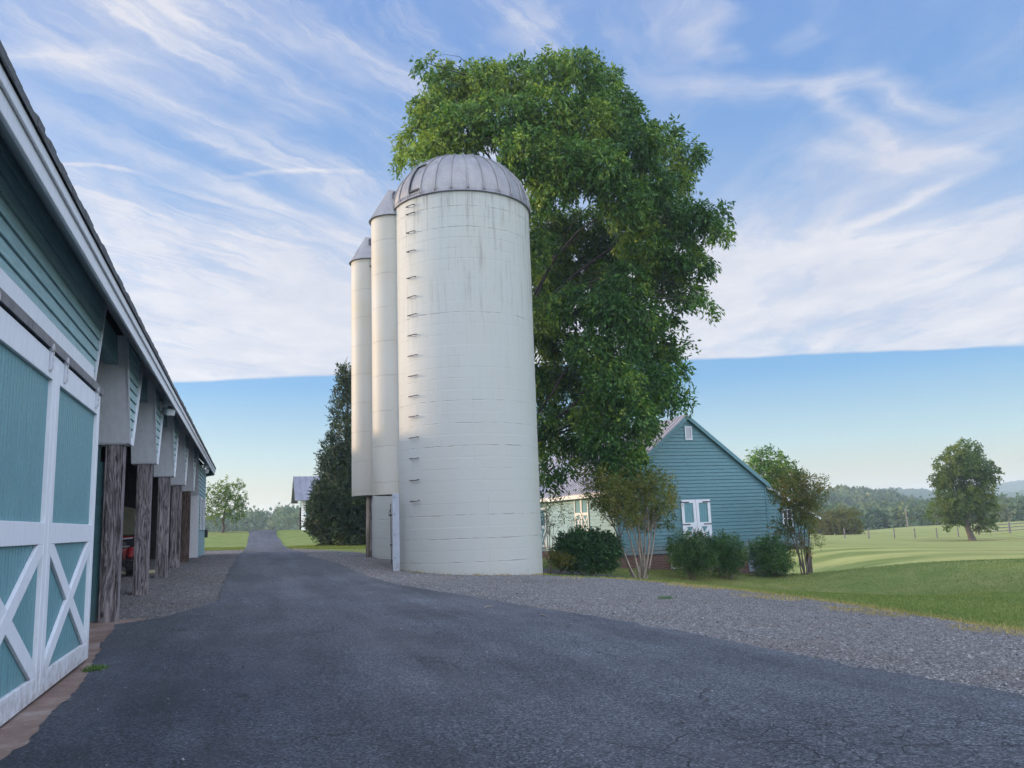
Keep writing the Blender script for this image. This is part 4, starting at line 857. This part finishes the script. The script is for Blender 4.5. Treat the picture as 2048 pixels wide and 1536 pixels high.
# --- pale rounded tree at the field edge
rg = np.random.default_rng(14)
b = at_depth(1683, 1079, 128); b[2] = tz(b[0], b[1])
tree('willow_tree', b, plobes([(1660,1040,20),(1680,1035,20),(1700,1040,19),(1650,1055,16),(1675,1055,20),(1700,1058,18),(1715,1056,12),(1655,1068,12),(1690,1070,12)], 128, rg, 1.5, 1.05), 'pale yellow-green rounded tree in front of the right woods', leaf_yellow, bark, .3, 1.2, rg, 45, 9, .7, .38, .18, .5)
# --- tree behind the barn roof
rg = np.random.default_rng(15)
b = at_depth(1545, 1060, 70); b[2] = tz(b[0], b[1])
tree('leafy_tree', b, plobes([(1515,920,20),(1540,918,24),(1565,925,22),(1500,925,13),(1530,945,24),(1560,950,24),(1580,940,15),(1545,975,26),(1510,965,22),(1575,975,22),(1550,1005,24)], 70, rg, 1.5), 'bright green tree rising behind the barn roof', leaf_big, bark, .25, 3, rg, 90, 9, .55, .24, .12, .4)
# --- crape myrtles with many stems
rg = np.random.default_rng(17)
b = foot(1281, 33.2)
tree('crape_myrtle', b, plobes([(1195,960,26),(1215,985,30),(1240,965,26),(1190,990,22),(1235,1000,32),(1265,985,30),(1300,965,26),(1320,985,26),(1290,1005,30),(1325,1010,24),(1335,970,16),(1330,1040,20),(1250,1025,30),(1290,1035,28),(1215,1015,20),(1205,945,14),(1320,945,14),(1340,1000,14)], 33.5, rg, 1., 1.), 'bronze-leaved crape myrtle with fanning pale stems at the barn corner', leaf_olive, bark_pale, .06, 1, rg, 520, 8, .30, .09, .04, .1,
     stems=[(-1.3,.1,3.,.055),(-.9,-.3,2.9,.055),(-.5,.2,3.1,.055),(-.2,-.2,3.2,.06),(.1,.3,3.3,.055),(.4,0,3.3,.055),(.65,-.2,3.0,.045),(.9,.2,2.9,.045),(-.7,.5,2.6,.045),(.25,-.4,2.8,.045)], cat='tree', inner=.15)
rg = np.random.default_rng(18)
b = foot(1608, 38.3)
tree('crape_myrtle', b, plobes([(1560,950,20),(1585,960,26),(1610,965,24),(1570,985,24),(1600,995,28),(1620,985,22),(1590,1020,24),(1615,1025,24),(1600,1055,22),(1625,1050,16),(1640,965,13),(1650,980,12),(1635,1000,14),(1570,1060,18),(1555,1050,14),(1545,1065,10),(1590,1080,18),(1625,1080,14),(1560,1010,12),(1545,990,10),(1605,1105,14)], 38.5, rg, .8), 'tall reddish-brown crape myrtle beside the lean-to post', leaf_myrtle, bark, .06, 1, rg, 420, 8, .30, .10, .042, .1,
     stems=[(-.6,.1,3.6,.034),(-.3,-.1,3.9,.034),(-.1,.2,4.1,.038),(.15,0,4.0,.034),(.35,-.1,3.6,.045),(.6,.1,3.7,.045),(-.8,0,2.6,.04)], cat='tree', inner=.15)
rg = np.random.default_rng(19)
b = foot(1100, 33.3)
tree('crape_myrtle', b, plobes([(1095,1020,18),(1115,1010,18),(1105,1035,16),(1130,1025,12),(1150,1035,9),(1160,1045,7),(1098,1000,12),(1125,1045,10),(1090,1045,10)], 33.5, rg, .5), 'slender young crape myrtle with thin yellowish leaves beside the white silo', leaf_yellow, bark_pale, .04, 1, rg, 330, 8, .3, .075, .032, .15,
     stems=[(-.3,.1,1.9,.03),(.0,.0,2.1,.03),(.25,.1,1.9,.03),(.9,.1,1.7,.018)], cat='tree', inner=.1)
# --- shrubs along the barn
def shrub(name, px, ps, D, label, lm, seed, per=200, L=.10, W=.04, length=.3, droop=.1, group='shrubs along the barn wall', rs=1.):
    r = np.random.default_rng(seed); b = foot(px[0], D); root = empty(name, b, label, 'shrub', group)
    lob = plobes(ps, D, r, .35, rs); m = MB()
    for (x, y, z, q) in lob: limb(m, b+np.array([r.normal(0, .12), r.normal(0, .12), -.1]), (x, y, z), .022, .006, r, 6, 0, .06, 5)
    m.build('stem', bark, root, True); c, o, h = lobe_points(np.array(lob), per, r, .3)
    zmin = terr(c[:, :2])+.02; c[:, 2] = np.maximum(c[:, 2], zmin)
    V, F_, T = sprays(c, o, 8, length, L, W, r, droop, hue=np.clip(h+r.normal(0, .15, len(h)), .05, .95)); np_mesh('foliage', V, F_, lm, root, tint=T)
shrub('laurel_shrub', (1175,1136), [(1135,1090,18),(1160,1085,20),(1190,1086,20),(1215,1095,20),(1130,1112,20),(1155,1112,22),(1185,1112,24),(1215,1118,18),(1222,1108,14),(1145,1126,12),(1200,1126,12)], 33.2, 'wide dark glossy evergreen shrub at the foot of the barn side wall', leaf_shrub, 31, 900, .16, .055, .3, -.3)
shrub('box_shrub', (1112,1131), [(1098,1118,11),(1112,1118,12),(1128,1120,12),(1140,1124,8),(1104,1125,8)], 32, 'low light-green mounded shrub between the silo and the dark laurel', leaf_yellow, 32, 1500, .07, .025, .2, -.4)
shrub('feathery_shrub', (1382,1142), [(1360,1085,17),(1385,1080,18),(1405,1090,18),(1358,1105,18),(1385,1105,22),(1410,1112,17),(1370,1122,18),(1395,1126,16),(1380,1135,8)], 36.6, 'feathery green shrub under the white double doors beside the cellar window', leaf_fern, 33, 1100, .12, .03, .3, .3)
shrub('feathery_shrub', (1452,1146), [(1438,1085,17),(1458,1088,17),(1472,1098,14),(1435,1108,18),(1458,1112,20),(1474,1116,13),(1440,1128,15),(1462,1132,13)], 37.2, 'feathery green shrub just right of the white double doors', leaf_fern, 34, 1100, .12, .03, .3, .3)
shrub('feathery_shrub', (1545,1155), [(1522,1095,17),(1545,1094,17),(1565,1105,15),(1520,1112,16),(1545,1116,22),(1570,1124,14),(1530,1132,15),(1556,1138,15),(1575,1142,8)], 38.2, 'feathery green shrub by the blue-grey hatch under the lean-to corner', leaf_fern, 35, 1100, .12, .03, .3, .3)

# --- woods and hills
def woods(name, spec, rng, lm, scale=1., zf=None):
    V, F_, T = [], [], []; nb = 0
    for (x, y, h, r) in spec:
        z = tz(x, y) if zf is None else zf(x, y); k = int(260*scale); d = unit(rng.normal(size=(k, 3))); tuft = unit(rng.normal(size=(14, 3))); near = (d @ tuft.T).max(1)
        rad = (.62+.42*np.clip((near-.7)/.3, 0, 1))*rng.uniform(.75, 1.05, k); p = np.array([x, y, z+h*.56])+d*rad[:, None]*np.array([r, r, h*.46])
        D_ = unit(d*.5+rng.normal(0, .7, (k, 3))); v, f = leaves(p, D_, r*.42, r*.30, rng); V.append(v); F_.append(f+nb); nb += len(v); T.append(np.repeat(np.clip(rng.normal(.42, .22)+rng.normal(0, .13, k), 0, 1), 4))
    o = np_mesh(name, np.concatenate(V), np.concatenate(F_), lm, tint=np.concatenate(T)); return o
rg = np.random.default_rng(40); sp = []
for k in range(520):
    u = rg.uniform(1540, 2700); d = rg.uniform(225, 330); p = at_depth(u, 1040, d); f = (d-225)/105
    yt = np.interp(u, [1540, 1640, 1700, 1800, 1900, 2048, 2700], [1000, 1006, 1008, 1004, 996, 990, 975])+20*(1-f)**1.3+rg.normal(0, 4.5)
    h_ = at_depth(u, yt, d)[2]-tz(p[0], p[1]); sp.append((p[0], p[1], max(4., h_), rg.uniform(2.4, 4.2)))
tag(woods('woods', sp, rg, leaf_far), 'broad belt of blue-green woods behind the hay field', 'woods', kind='stuff')
sp = []
for k in range(420):
    u = rg.uniform(-300, 1000); d = rg.uniform(300, 460); p = at_depth(u, 1050, d); sp.append((p[0], p[1], rg.uniform(13, 19)+8*max(0, min(1, (u-380)/250))*(d-300)/160, rg.uniform(3.5, 6)))
tag(woods('woods', sp, rg, leaf_far, .7), 'hazy woods closing the view beyond the driveway crest', 'woods', kind='stuff')
def ridge(name, u0, u1, D, prof, seed, label=None, depth=250, rough=1.2):
    r = np.random.default_rng(seed); us = np.linspace(u0, u1, 500); top = np.interp(us, [q[0] for q in prof], [q[1] for q in prof])
    nz = 14; V = []
    rough_ = ragged(500, rough, seed)
    for j in range(nz):
        t = j/(nz-1)
        for i, u in enumerate(us):
            p = at_depth(u, top[i], D+depth*(t-1 if t < 1 else 0)*1.)
            base = -9.; zt = at_depth(u, top[i], D)[2]; q = at_depth(u, 1040, D-depth*(1-t))
            z = base+(zt-base)*math.sin(t*PI/2)+(rough_[i]+r.normal(0, rough*.35))*(t > .2); V.append((q[0], q[1], z))
    V = np.array(V); i = np.arange(nz*500).reshape(nz, 500); f = np.stack([i[:-1, :-1], i[:-1, 1:], i[1:, 1:], i[1:, :-1]], -1).reshape(-1, 4)
    # back slope down to the plain so the hill is solid from behind too
    bk = V[-500:].copy(); e = bk[:, :2]-0; bk[:, :2] = e*1.25; bk[:, 2] = -9; V2 = np.concatenate([V, bk]); lastrow = i[-1]; nb = np.arange(500)+nz*500
    f2 = np.stack([lastrow[:-1], lastrow[1:], nb[1:], nb[:-1]], -1); o = np_mesh(name, V2, np.concatenate([f, f2]), hill_m, smooth=True); tag(o, kind='structure'); return o
ridge('hills', 1500, 1960, 480, [(1500,1000),(1640,985),(1690,978),(1745,982),(1790,988),(1830,1000),(1900,1012),(1960,1020)], 3, depth=120, rough=1.6)
ridge('hills', 1300, 2900, 1000, [(1300,990),(1650,981),(1750,977),(1850,979),(1950,985),(2900,960)], 4, depth=260, rough=2.2)
ridge('mountain', 1850, 3200, 1500, [(1850,1000),(1960,976),(2000,967),(2048,960),(2150,950),(2400,952),(3200,990)], 5, depth=300, rough=1.5)
ridge('hills', -900, 1100, 1000, [(-900,1062),(200,1056),(600,1044),(1100,1030)], 6, depth=260, rough=2.)
sp = []
for k in range(260):
    u = rg.uniform(1540, 1950); f = rg.uniform(0, 1); d = 470-70*f; p = at_depth(u, 1040, d)
    yt = np.interp(u, [1540,1640,1690,1745,1790,1830,1900,1950], [996,981,974,978,985,996,1008,1016])+14*f+rg.normal(0, 2.5); sp.append((p[0], p[1], 12., rg.uniform(3.5, 6), at_depth(u, yt, d)[2]-12.))
ZK = {(q[0], q[1]): q[4] for q in sp}
tag(woods('woods', [q[:4] for q in sp], rg, leaf_far, .6, lambda x, y: ZK[(x, y)]), 'darker wooded knoll rising behind the nearer belt of woods', 'woods', kind='stuff')
# bare pale tree at the edge of the woods
b = at_depth(1815, 1049, 205); b[2] = tz(b[0], b[1]); rg = np.random.default_rng(50); root = empty('bare_tree', b, 'bleached bare trunk standing at the edge of the woods', 'tree')
m = MB(); m.tube([b+[0, 0, -.3], b+[0, 0, 2], b+[-.2, 0, 4.2], b+[.1, 0, 5.8]], [.13, .11, .09, .05], 8); m.build('trunk', bark_pale, root); m = MB(); m.tube([b+[-.2, 0, 4.2], b+[-.5, 0, 5.2]], [.08, .04], 6); m.tube([b+[0, 0, 5.2], b+[.7, 0, 6.2]], [.07, .03], 6); m.build('branch', bark_pale, root)

# --- fences across the hay field
fp = [at_depth(u, v, 103) for u, v in ((1690,1079),(1738,1077),(1789,1075),(1830,1074),(1874,1073),(1917,1073))]
f1 = empty('wire_fence', fp[2], 'line of thin wooden wire-fence posts left of the lone field tree', 'fence')
for p in fp:
    z = tz(p[0], p[1]); m = MB(); m.tube([(p[0], p[1], z-.3), (p[0]+.02, p[1], z+1.25)], [.09, .08], 8); m.build('post', post_wood, f1)
for h in (.4, .75, 1.1):
    m = MB(); m.tube([(p[0], p[1], tz(p[0], p[1])+h) for p in fp], .006, 4); m.build('wire', track_m, f1)
fq = [at_depth(u, v, 105) for u, v in ((1958,1073),(2021,1072),(2090,1071),(2160,1069))]
f2 = empty('board_fence', fq[1], 'grey board fence right of the lone field tree', 'fence')
for p in fq:
    z = tz(p[0], p[1]); m = MB(); m.box(p[0]-.08, p[0]+.08, p[1]-.08, p[1]+.08, z-.3, z+1.35); m.build('post', post_wood, f2)
for a, b in zip(fq[:-1], fq[1:]):
    for h in (.35, .75, 1.15):
        m = MB(); m.bar((a[0], a[1]-.11, tz(a[0], a[1])+h), (b[0], b[1]-.11, tz(b[0], b[1])+h), .04, .10); m.build('rail', post_wood, f2)

# --- grass blades, straw, loose stones
def scatter(N, y0, y1, x0, x1, keep, rng):
    P = np.column_stack([rng.uniform(x0, x1, N), rng.uniform(y0, y1, N)]); P = P[keep(P)]; return np.column_stack([P, np.concatenate([terr(q) for q in np.array_split(P, 10)])])
def blades(name, P, h, w, rng, mat, hue=.45, lean=.5):
    n_ = len(P); D = unit(np.column_stack([rng.normal(0, lean, (n_, 2)), np.ones(n_)])); V, F_ = leaves(P-[0, 0, .01], D, np.full(n_, h), np.full(n_, w), rng, .2)
    patch = .5*np.sin(P[:, 0]*.9+np.sin(P[:, 1]*.7)*2)+.5*np.sin(P[:, 1]*1.3+P[:, 0]*.4)
    return np_mesh(name, V, F_, mat, tint=np.repeat(np.clip(hue+.13*patch+rng.normal(0, .2, n_), 0, 1), 4))
GRA = np.array(sorted(gR)); rg = np.random.default_rng(60)
def gedge(y): return np.interp(y, GRA[:, 0], GRA[:, 1])
def on_lawn(P): return (P[:, 0] > gedge(P[:, 1])+.05+rg.normal(0, .12, len(P))) & ~((P[:, 0] > XL) & (P[:, 1] > YB)) & (np.hypot(P[:, 0]-SC[0], P[:, 1]-SC[1]) > 2.5) & (rg.uniform(0, 1, len(P)) < np.clip(16/np.hypot(P[:, 0], P[:, 1]), .2, 1)**1.2)
P = scatter(420000, 5, 36, 8, 34, on_lawn, rg); tag(blades('grass', P, .075, .014, rg, leaf_grass), 'short mown lawn grass between gravel and barn', 'grass', kind='stuff')
P = scatter(160000, 44, 64, -12, 13, lambda P: (P[:, 1] > np.where(P[:, 0] < -.2, 55.4, np.interp(P[:, 0], [2, 4, 8, 12], [55, 50, 44, 40]))) & ((P[:, 0] < np.interp(P[:, 1], *np.array(sorted(aL)).T)-.1) | (P[:, 0] > np.interp(P[:, 1], *np.array(sorted(aR)).T)+.1)), rg)
tag(blades('grass', P, .09, .03, rg, leaf_grass, .5), 'bright lawn grass either side of the driveway crest', 'grass', kind='stuff')
def straw_zone(P):
    e = P[:, 0]-gedge(P[:, 1]); return (rg.uniform(0, 1, len(P)) < np.exp(-(e/.3)**2)*.6+.35*np.exp(-((e+.9)/.9)**2)*(np.sin(P[:, 0]*2.3)+np.sin(P[:, 1]*1.9) > .7)) & (P[:, 1] < 24)
P = scatter(200000, 4, 24, 6, 18, straw_zone, rg); tag(blades('dry_grass', P, .11, .012, rg, leaf_dry, .5, 1.2), 'straw-coloured dry grass tufts along the gravel edge', 'grass', kind='stuff')
tf = ground(190, 1345); P = np.column_stack([tf[0]+rg.normal(0, .05, 260), tf[1]+rg.normal(0, .08, 260), np.full(260, tf[2]+.03)])
tag(blades('grass_tuft', P, .07, .012, rg, leaf_fern, .8, .9), 'small green tuft growing where the concrete meets the asphalt', 'grass tuft')
tf = ground(1332, 1199); P = np.column_stack([tf[0]+rg.normal(0, .09, 90), tf[1]+rg.normal(0, .06, 90), np.full(90, tf[2]+.01)])
tag(blades('weed_tuft', P, .10, .014, rg, leaf_fern, .7, .9), 'lone green weed tuft in the middle of the gravel', 'weed')
th_ = rg.uniform(-2.9, -.2, 900); P = np.column_stack([SC[0]+(2.5+np.abs(rg.normal(0, .07, 900)))*np.cos(th_), SC[1]+(2.5+np.abs(rg.normal(0, .07, 900)))*np.sin(th_)]); P = P[rg.uniform(0, 1, 900) < .25+.5*(np.sin(th_*7)+np.sin(th_*17) > .6)+.4*(th_ > -.9)]; P = np.column_stack([P, terr(P)+.01])
tag(blades('silo_weeds', P, .10, .014, rg, leaf_dry, .35, .9), 'thin dry weeds sprouting round the foot of the nearer silo', 'weeds', kind='stuff')
AL_, AR_ = np.array(sorted(aL)), np.array(sorted(aR))
def stones(name, P, size, rng, lift):
    n_ = len(P); s = size*rng.lognormal(0, .35, n_); B = np.array([(1,0,0),(0,1,0),(-1,0,0),(0,-1,0),(0,0,.7),(0,0,-.5)]); q = rng.normal(1, .3, (n_, 6, 1))
    th = rng.uniform(0, 2*PI, n_); c_, s_ = np.cos(th), np.sin(th); R_ = np.zeros((n_, 3, 3)); R_[:, 0, 0] = c_; R_[:, 0, 1] = -s_; R_[:, 1, 0] = s_; R_[:, 1, 1] = c_; R_[:, 2, 2] = 1
    V = np.einsum('nij,nkj->nki', R_, B[None]*q)*s[:, None, None]+(P+[0, 0, lift])[:, None, :]
    F0 = np.array([(0,1,4),(1,2,4),(2,3,4),(3,0,4),(1,0,5),(2,1,5),(3,2,5),(0,3,5)]); F_ = (F0[None]+np.arange(n_)[:, None, None]*6).reshape(-1, 3)
    return np_mesh(name, V.reshape(-1, 3), F_, stone_m, tint=np.repeat(np.clip(rng.normal(.42, .2, n_), 0, 1), 6))
def on_gravel(P):
    d = np.hypot(P[:, 0], P[:, 1]); r = np.interp(P[:, 1], AR_[:, 0], AR_[:, 1]); l = np.interp(P[:, 1], AL_[:, 0], AL_[:, 1])
    ok = ((P[:, 0] > r+rg.normal(0, .10, len(P))) & (P[:, 0] < gedge(P[:, 1]))) | ((P[:, 0] < l+rg.normal(0, .08, len(P))) & (P[:, 0] > -4.5) & (P[:, 1] > 17))
    return ok & (np.hypot(P[:, 0]-SC[0], P[:, 1]-SC[1]) > 2.5) & (rg.uniform(0, 1, len(P)) < np.clip((13/d)**1.3, .12, 1))
P = scatter(520000, 3, 40, -4.5, 15, on_gravel, rg); tag(stones('loose_gravel', P, .011, rg, .014), 'crushed blue-grey stone chips over the gravel yard', 'gravel', kind='stuff')
P = scatter(900, 4, 30, -1.4, 8, lambda P: (P[:, 0] > np.interp(P[:, 1], AL_[:, 0], AL_[:, 1])+.05) & (P[:, 0] < np.interp(P[:, 1], AR_[:, 0], AR_[:, 1])), rg); tag(stones('scattered_chips', P, .009, rg, .038), 'pale stone chips scattered over the asphalt', 'gravel', kind='stuff')
for (ua, va, ub, vb, lab) in ((968,1220,985,1217,'short pale twig lying on the asphalt before the silo'), (1080,1235,1098,1240,'thin crooked twig lying near the gravel border')):
    a, b = ground(ua, va)+[0, 0, .042], ground(ub, vb)+[0, 0, .045]; m = MB(); m.tube([a, (a+b)/2+[0, .03, .01], b], [.006, .008, .004], 5); tag(m.build('twig', bark_pale, None, origin=a), lab, 'twig')

# ------------------------------------------------------------------ haze, light, sky, camera
SUN_EL, SUN_DIR = math.radians(10.), (-.85, .53)
def _haze(t):
    return None
hm = bpy.data.materials.new('valley haze'); hm.use_nodes = True; t = NT(hm.node_tree)
for x in list(t.n):
    if x.type != 'OUTPUT_MATERIAL': t.n.remove(x)
pv = t.node('ShaderNodeVolumePrincipled'); pv.inputs['Color'].default_value = (.80, .90, 1., 1); pv.inputs['Density'].default_value = .00042; pv.inputs['Anisotropy'].default_value = .2
t.l.new(pv.outputs[0], [x for x in t.n if x.type == 'OUTPUT_MATERIAL'][0].inputs['Volume'])
HAZE = True
if HAZE:
    m = MB(); m.box(-1900, 2300, -1200, 2300, -13, 60); hz = m.build('haze', hm); hz['kind'] = 'stuff'; hz['label'] = 'thin bluish haze lying over the valley'; hz['category'] = 'haze'

w = bpy.data.worlds.new('World'); bpy.context.scene.world = w; w.use_nodes = True; t = NT(w.node_tree)
for x in list(t.n): t.n.remove(x)
dirv = t.node('ShaderNodeTexCoord').outputs['Generated']; s = t.sep(dirv); zc = t.m('MAXIMUM', s[2], .02)
az = math.atan2(SUN_DIR[0], SUN_DIR[1])
sky = t.node('ShaderNodeTexSky', sky_type='NISHITA', sun_disc=False, sun_elevation=SUN_EL, sun_rotation=az, air_density=1.0, dust_density=1.2, ozone_density=2.2)
# cloud sheet: plane coordinates (right, forward) of where the view ray meets a level cloud deck
cy, sy = math.cos(yaw), math.sin(yaw)
rx = t.m('SUBTRACT', t.m('MULTIPLY', s[0], cy), t.m('MULTIPLY', s[1], sy)); fw = t.m('ADD', t.m('MULTIPLY', s[0], sy), t.m('MULTIPLY', s[1], cy))
pu, pw = t.m('DIVIDE', rx, zc), t.m('DIVIDE', fw, zc); P0 = t.comb(pu, pw, 0.)
warp = t.vm('SUBTRACT', t.node('ShaderNodeTexNoise', Vector=P0, Scale=1.6, Detail=6., Roughness=.6).outputs['Color'], (.5, .5, .5))
def plane(u, v):
    d = ray(u, v); d = d/np.linalg.norm(d); return ((d[0]*cy-d[1]*sy)/d[2], (d[0]*sy+d[1]*cy)/d[2])
Pw = t.vm('ADD', P0, t.scale(warp, .32)); sp_ = t.sep(Pw)
dens = None
def acc(x):
    global dens
    dens = x if dens is None else t.m('ADD', dens, x)
fib_cache = {}
def streak(a, b, wid, amp, soft=1.):
    A0, B0 = np.array(plane(*a)), np.array(plane(*b)); d = B0-A0; L = np.linalg.norm(d); d /= L
    dx, dy = t.m('SUBTRACT', sp_[0], A0[0]), t.m('SUBTRACT', sp_[1], A0[1])
    al = t.m('ADD', t.m('MULTIPLY', dx, d[0]), t.m('MULTIPLY', dy, d[1])); ac = t.m('SUBTRACT', t.m('MULTIPLY', dy, d[0]), t.m('MULTIPLY', dx, d[1]))
    fade = t.m('MULTIPLY', t.rng(al, -.15*L, .25*L, 0, 1, True), t.rng(al, .75*L, 1.15*L, 1, 0, True))
    core = t.rng(t.m('ABSOLUTE', ac), 0., wid, 1, 0, True)
    fz = t.noise(t.comb(t.m('MULTIPLY', al, 1.6/soft), t.m('MULTIPLY', ac, 7.), L), 1.7, 6, .65)
    acc(t.m('MULTIPLY', t.m('MULTIPLY', t.m('MULTIPLY', core, fade), t.rng(fz, .28, .66, .15, 1.)), amp*1.2))
for q in [((-40,20),(780,430),.16,.55),((120,-60),(640,260),.16,.45),((60,200),(700,500),.13,.3),((380,330),(740,500),.08,.4),((450,355),(760,345),.03,.35),((110,332),(310,348),.022,.55),((-60,110),(330,120),.07,.45),
          ((300,-40),(620,120),.2,.4),((680,60),(820,200),.12,.35),((1280,180),(1660,195),.10,.5),((1640,198),(1770,165),.075,.5),((1740,170),(1930,235),.07,.5),((1380,-30),(1340,110),.10,.4),((1390,130),(1480,100),.08,.3),
          ((1640,280),(1880,360),.12,.4),((1900,360),(1690,470),.09,.6),((1750,230),(1830,330),.1,.3),((250,420),(620,560),.2,.4),((1420,540),(2048,440),.25,.3),((1000,30),(1100,60),.1,.3),((1930,440),(2100,380),.1,.3),((1600,175),(1700,240),.05,.35),((1660,190),(1850,345),.07,.3),((1850,290),(1930,350),.06,.35),((1440,20),(1340,150),.06,.35),((1560,110),(1660,60),.08,.25)]: streak(*q)
# broken veil thickening toward the straight far edge of the deck
ed = t.m('ADD', pw, t.m('MULTIPLY', t.m('SUBTRACT', t.noise(t.comb(pu, t.m('MULTIPLY', pw, .3), 4.), 1.8, 5, .6), .5), .22)); ed = t.m('ADD', ed, t.m('MULTIPLY', pu, .045))
W0 = 5.32
veil = t.m('MULTIPLY', t.rng(pw, 1.7, 3.7, 0, 1, True), t.rng(t.noise(t.scale(t.vm('ADD', P0, t.scale(warp, .5)), (1, .55, 1)), 1.3, 7, .62), .24, .6, .45, 1.))
cir = t.m('MULTIPLY', t.rng(t.noise(t.scale(Pw, (1.5, .55, 1)), 1.25, 8, .62, .4), .4, .72, 0, .6, True), t.rng(pw, 1.2, 3., .55, 1))
_a, _b = np.array(plane(-40, 20)), np.array(plane(780, 430)); fd = (_b-_a)/np.linalg.norm(_b-_a)
fa = t.m('ADD', t.m('MULTIPLY', sp_[0], fd[0]), t.m('MULTIPLY', sp_[1], fd[1])); fc_ = t.m('SUBTRACT', t.m('MULTIPLY', sp_[1], fd[0]), t.m('MULTIPLY', sp_[0], fd[1]))
fib = t.noise(t.comb(t.m('MULTIPLY', fa, .9), t.m('MULTIPLY', fc_, 8.), 1.), 1.5, 8, .7, .3); fib2 = t.noise(t.comb(t.m('MULTIPLY', fa, 2.2), t.m('MULTIPLY', fc_, 22.), 5.), 1.2, 5, .6)
fmask = t.m('MULTIPLY', t.rng(pu, .55, -.1, 0, 1, True), t.rng(t.noise(P0, .9, 4), .35, .6, .2, 1, True))
acc(t.m('MULTIPLY', t.m('MULTIPLY', t.rng(t.m('ADD', t.m('MULTIPLY', fib, .75), t.m('MULTIPLY', fib2, .25)), .46, .66, 0, 1, True), fmask), .5))
acc(t.m('MULTIPLY', veil, .95)); acc(cir)
cut = t.rng(ed, W0-.06, W0+.07, 1, 0, True)
dens = t.m('MULTIPLY', t.m('MINIMUM', dens, .93), cut)
dens = t.m('MULTIPLY', dens, t.rng(s[2], .02, .08))
lum = t.noise(t.scale(Pw, (1., .7, 1)), 2.2, 6, .6)
CLOUD_LO, CLOUD_HI = (4.6, 5.2, 6.3), (7.6, 7.6, 7.5)
cloud = t.mix(t.rng(lum, .3, .7), CLOUD_LO, CLOUD_HI)
EXPO = 1.75; KX = 1/(.1*2**EXPO)
def kx(c): return tuple(x*KX for x in c)
grad = t.ramp(s[2], [(0., (.78,.66,.42)), (.04, (.66,.67,.50)), (.08, (.49,.68,.72)), (.165, (.18,.44,.77)), (.30, (.19,.41,.76)), (.55, (.19,.35,.72)), (.85, (.18,.32,.68))])
grad = t.mix(1., grad, (KX, KX, KX), 'MULTIPLY')
sh = np.array(SUN_DIR)/math.hypot(*SUN_DIR)
glow = t.m('MULTIPLY', t.m('POWER', t.m('MAXIMUM', t.m('ADD', t.m('MULTIPLY', s[0], sh[0]), t.m('MULTIPLY', s[1], sh[1])), 0.), 3.), t.rng(s[2], .0, .16, 1, 0, True))
grad = t.mix(t.m('MULTIPLY', glow, .9), grad, kx((1.0, .80, .56)))
base = t.mix(.08, grad, sky.outputs[0])
lum2 = t.rng(dens, .1, .9, .25, 1.)
cloud = t.mix(t.m('MULTIPLY', t.rng(lum, .3, .7), lum2), kx((.66,.69,.80)), kx((.88,.87,.90)))
rear = t.rng(fw, .66, -.25, 0, 1, True)  # added bright cloud behind the camera, out of view, as fill light
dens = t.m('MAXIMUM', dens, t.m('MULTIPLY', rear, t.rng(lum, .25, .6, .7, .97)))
col = t.mix(dens, base, cloud)
sg_ = t.m('MAXIMUM', t.m('ADD', t.m('MULTIPLY', s[0], sh[0]), t.m('MULTIPLY', s[1], sh[1])), 0.)
g8 = t.m('MULTIPLY', t.m('POWER', sg_, 7.), t.rng(s[2], .05, .75, 1, 0, True))
boost = t.m('ADD', t.m('ADD', 1., t.m('MULTIPLY', rear, 2.5)), t.m('MULTIPLY', g8, 2.2)); col = t.mix(1., col, t.comb(boost, boost, boost), 'MULTIPLY'); col = t.mix(rear, col, t.mix(1., col, (.97, 1., 1.05), 'MULTIPLY'))  # sky outside the frame brightened to raise the ambient light
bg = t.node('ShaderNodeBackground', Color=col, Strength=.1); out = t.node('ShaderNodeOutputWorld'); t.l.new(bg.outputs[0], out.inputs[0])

sun = bpy.data.lights.new('sun', 'SUN'); sun.energy = 1.2; sun.angle = math.radians(2.0); sun.color = (1., .70, .42)
so = bpy.data.objects.new('sun', sun); C.objects.link(so)
sd = Vector((SUN_DIR[0]*math.cos(SUN_EL), SUN_DIR[1]*math.cos(SUN_EL), math.sin(SUN_EL))).normalized()
so.rotation_euler = (-sd).to_track_quat('-Z', 'Y').to_euler()

cam = bpy.data.cameras.new('camera'); cam.sensor_width = 36; cam.lens = FPX/2048*36; cam.clip_start = .05; cam.clip_end = 9000
co = bpy.data.objects.new('camera', cam); C.objects.link(co)
M = Matrix.Identity(4)
for i in range(3): M[i][0], M[i][1], M[i][2] = CR[i], CU[i], -CF[i]
M.translation = (0, 0, EYE); co.matrix_world = M
S = bpy.context.scene; S.camera = co
S.view_settings.view_transform = 'Standard'; S.view_settings.look = 'None'; S.view_settings.gamma = 1; S.view_settings.exposure = EXPO
S.cycles.use_denoising = True; S.cycles.denoising_prefilter = 'NONE'; S.cycles.max_bounces = 8; S.cycles.transparent_max_bounces = 8; S.cycles.volume_bounces = 1
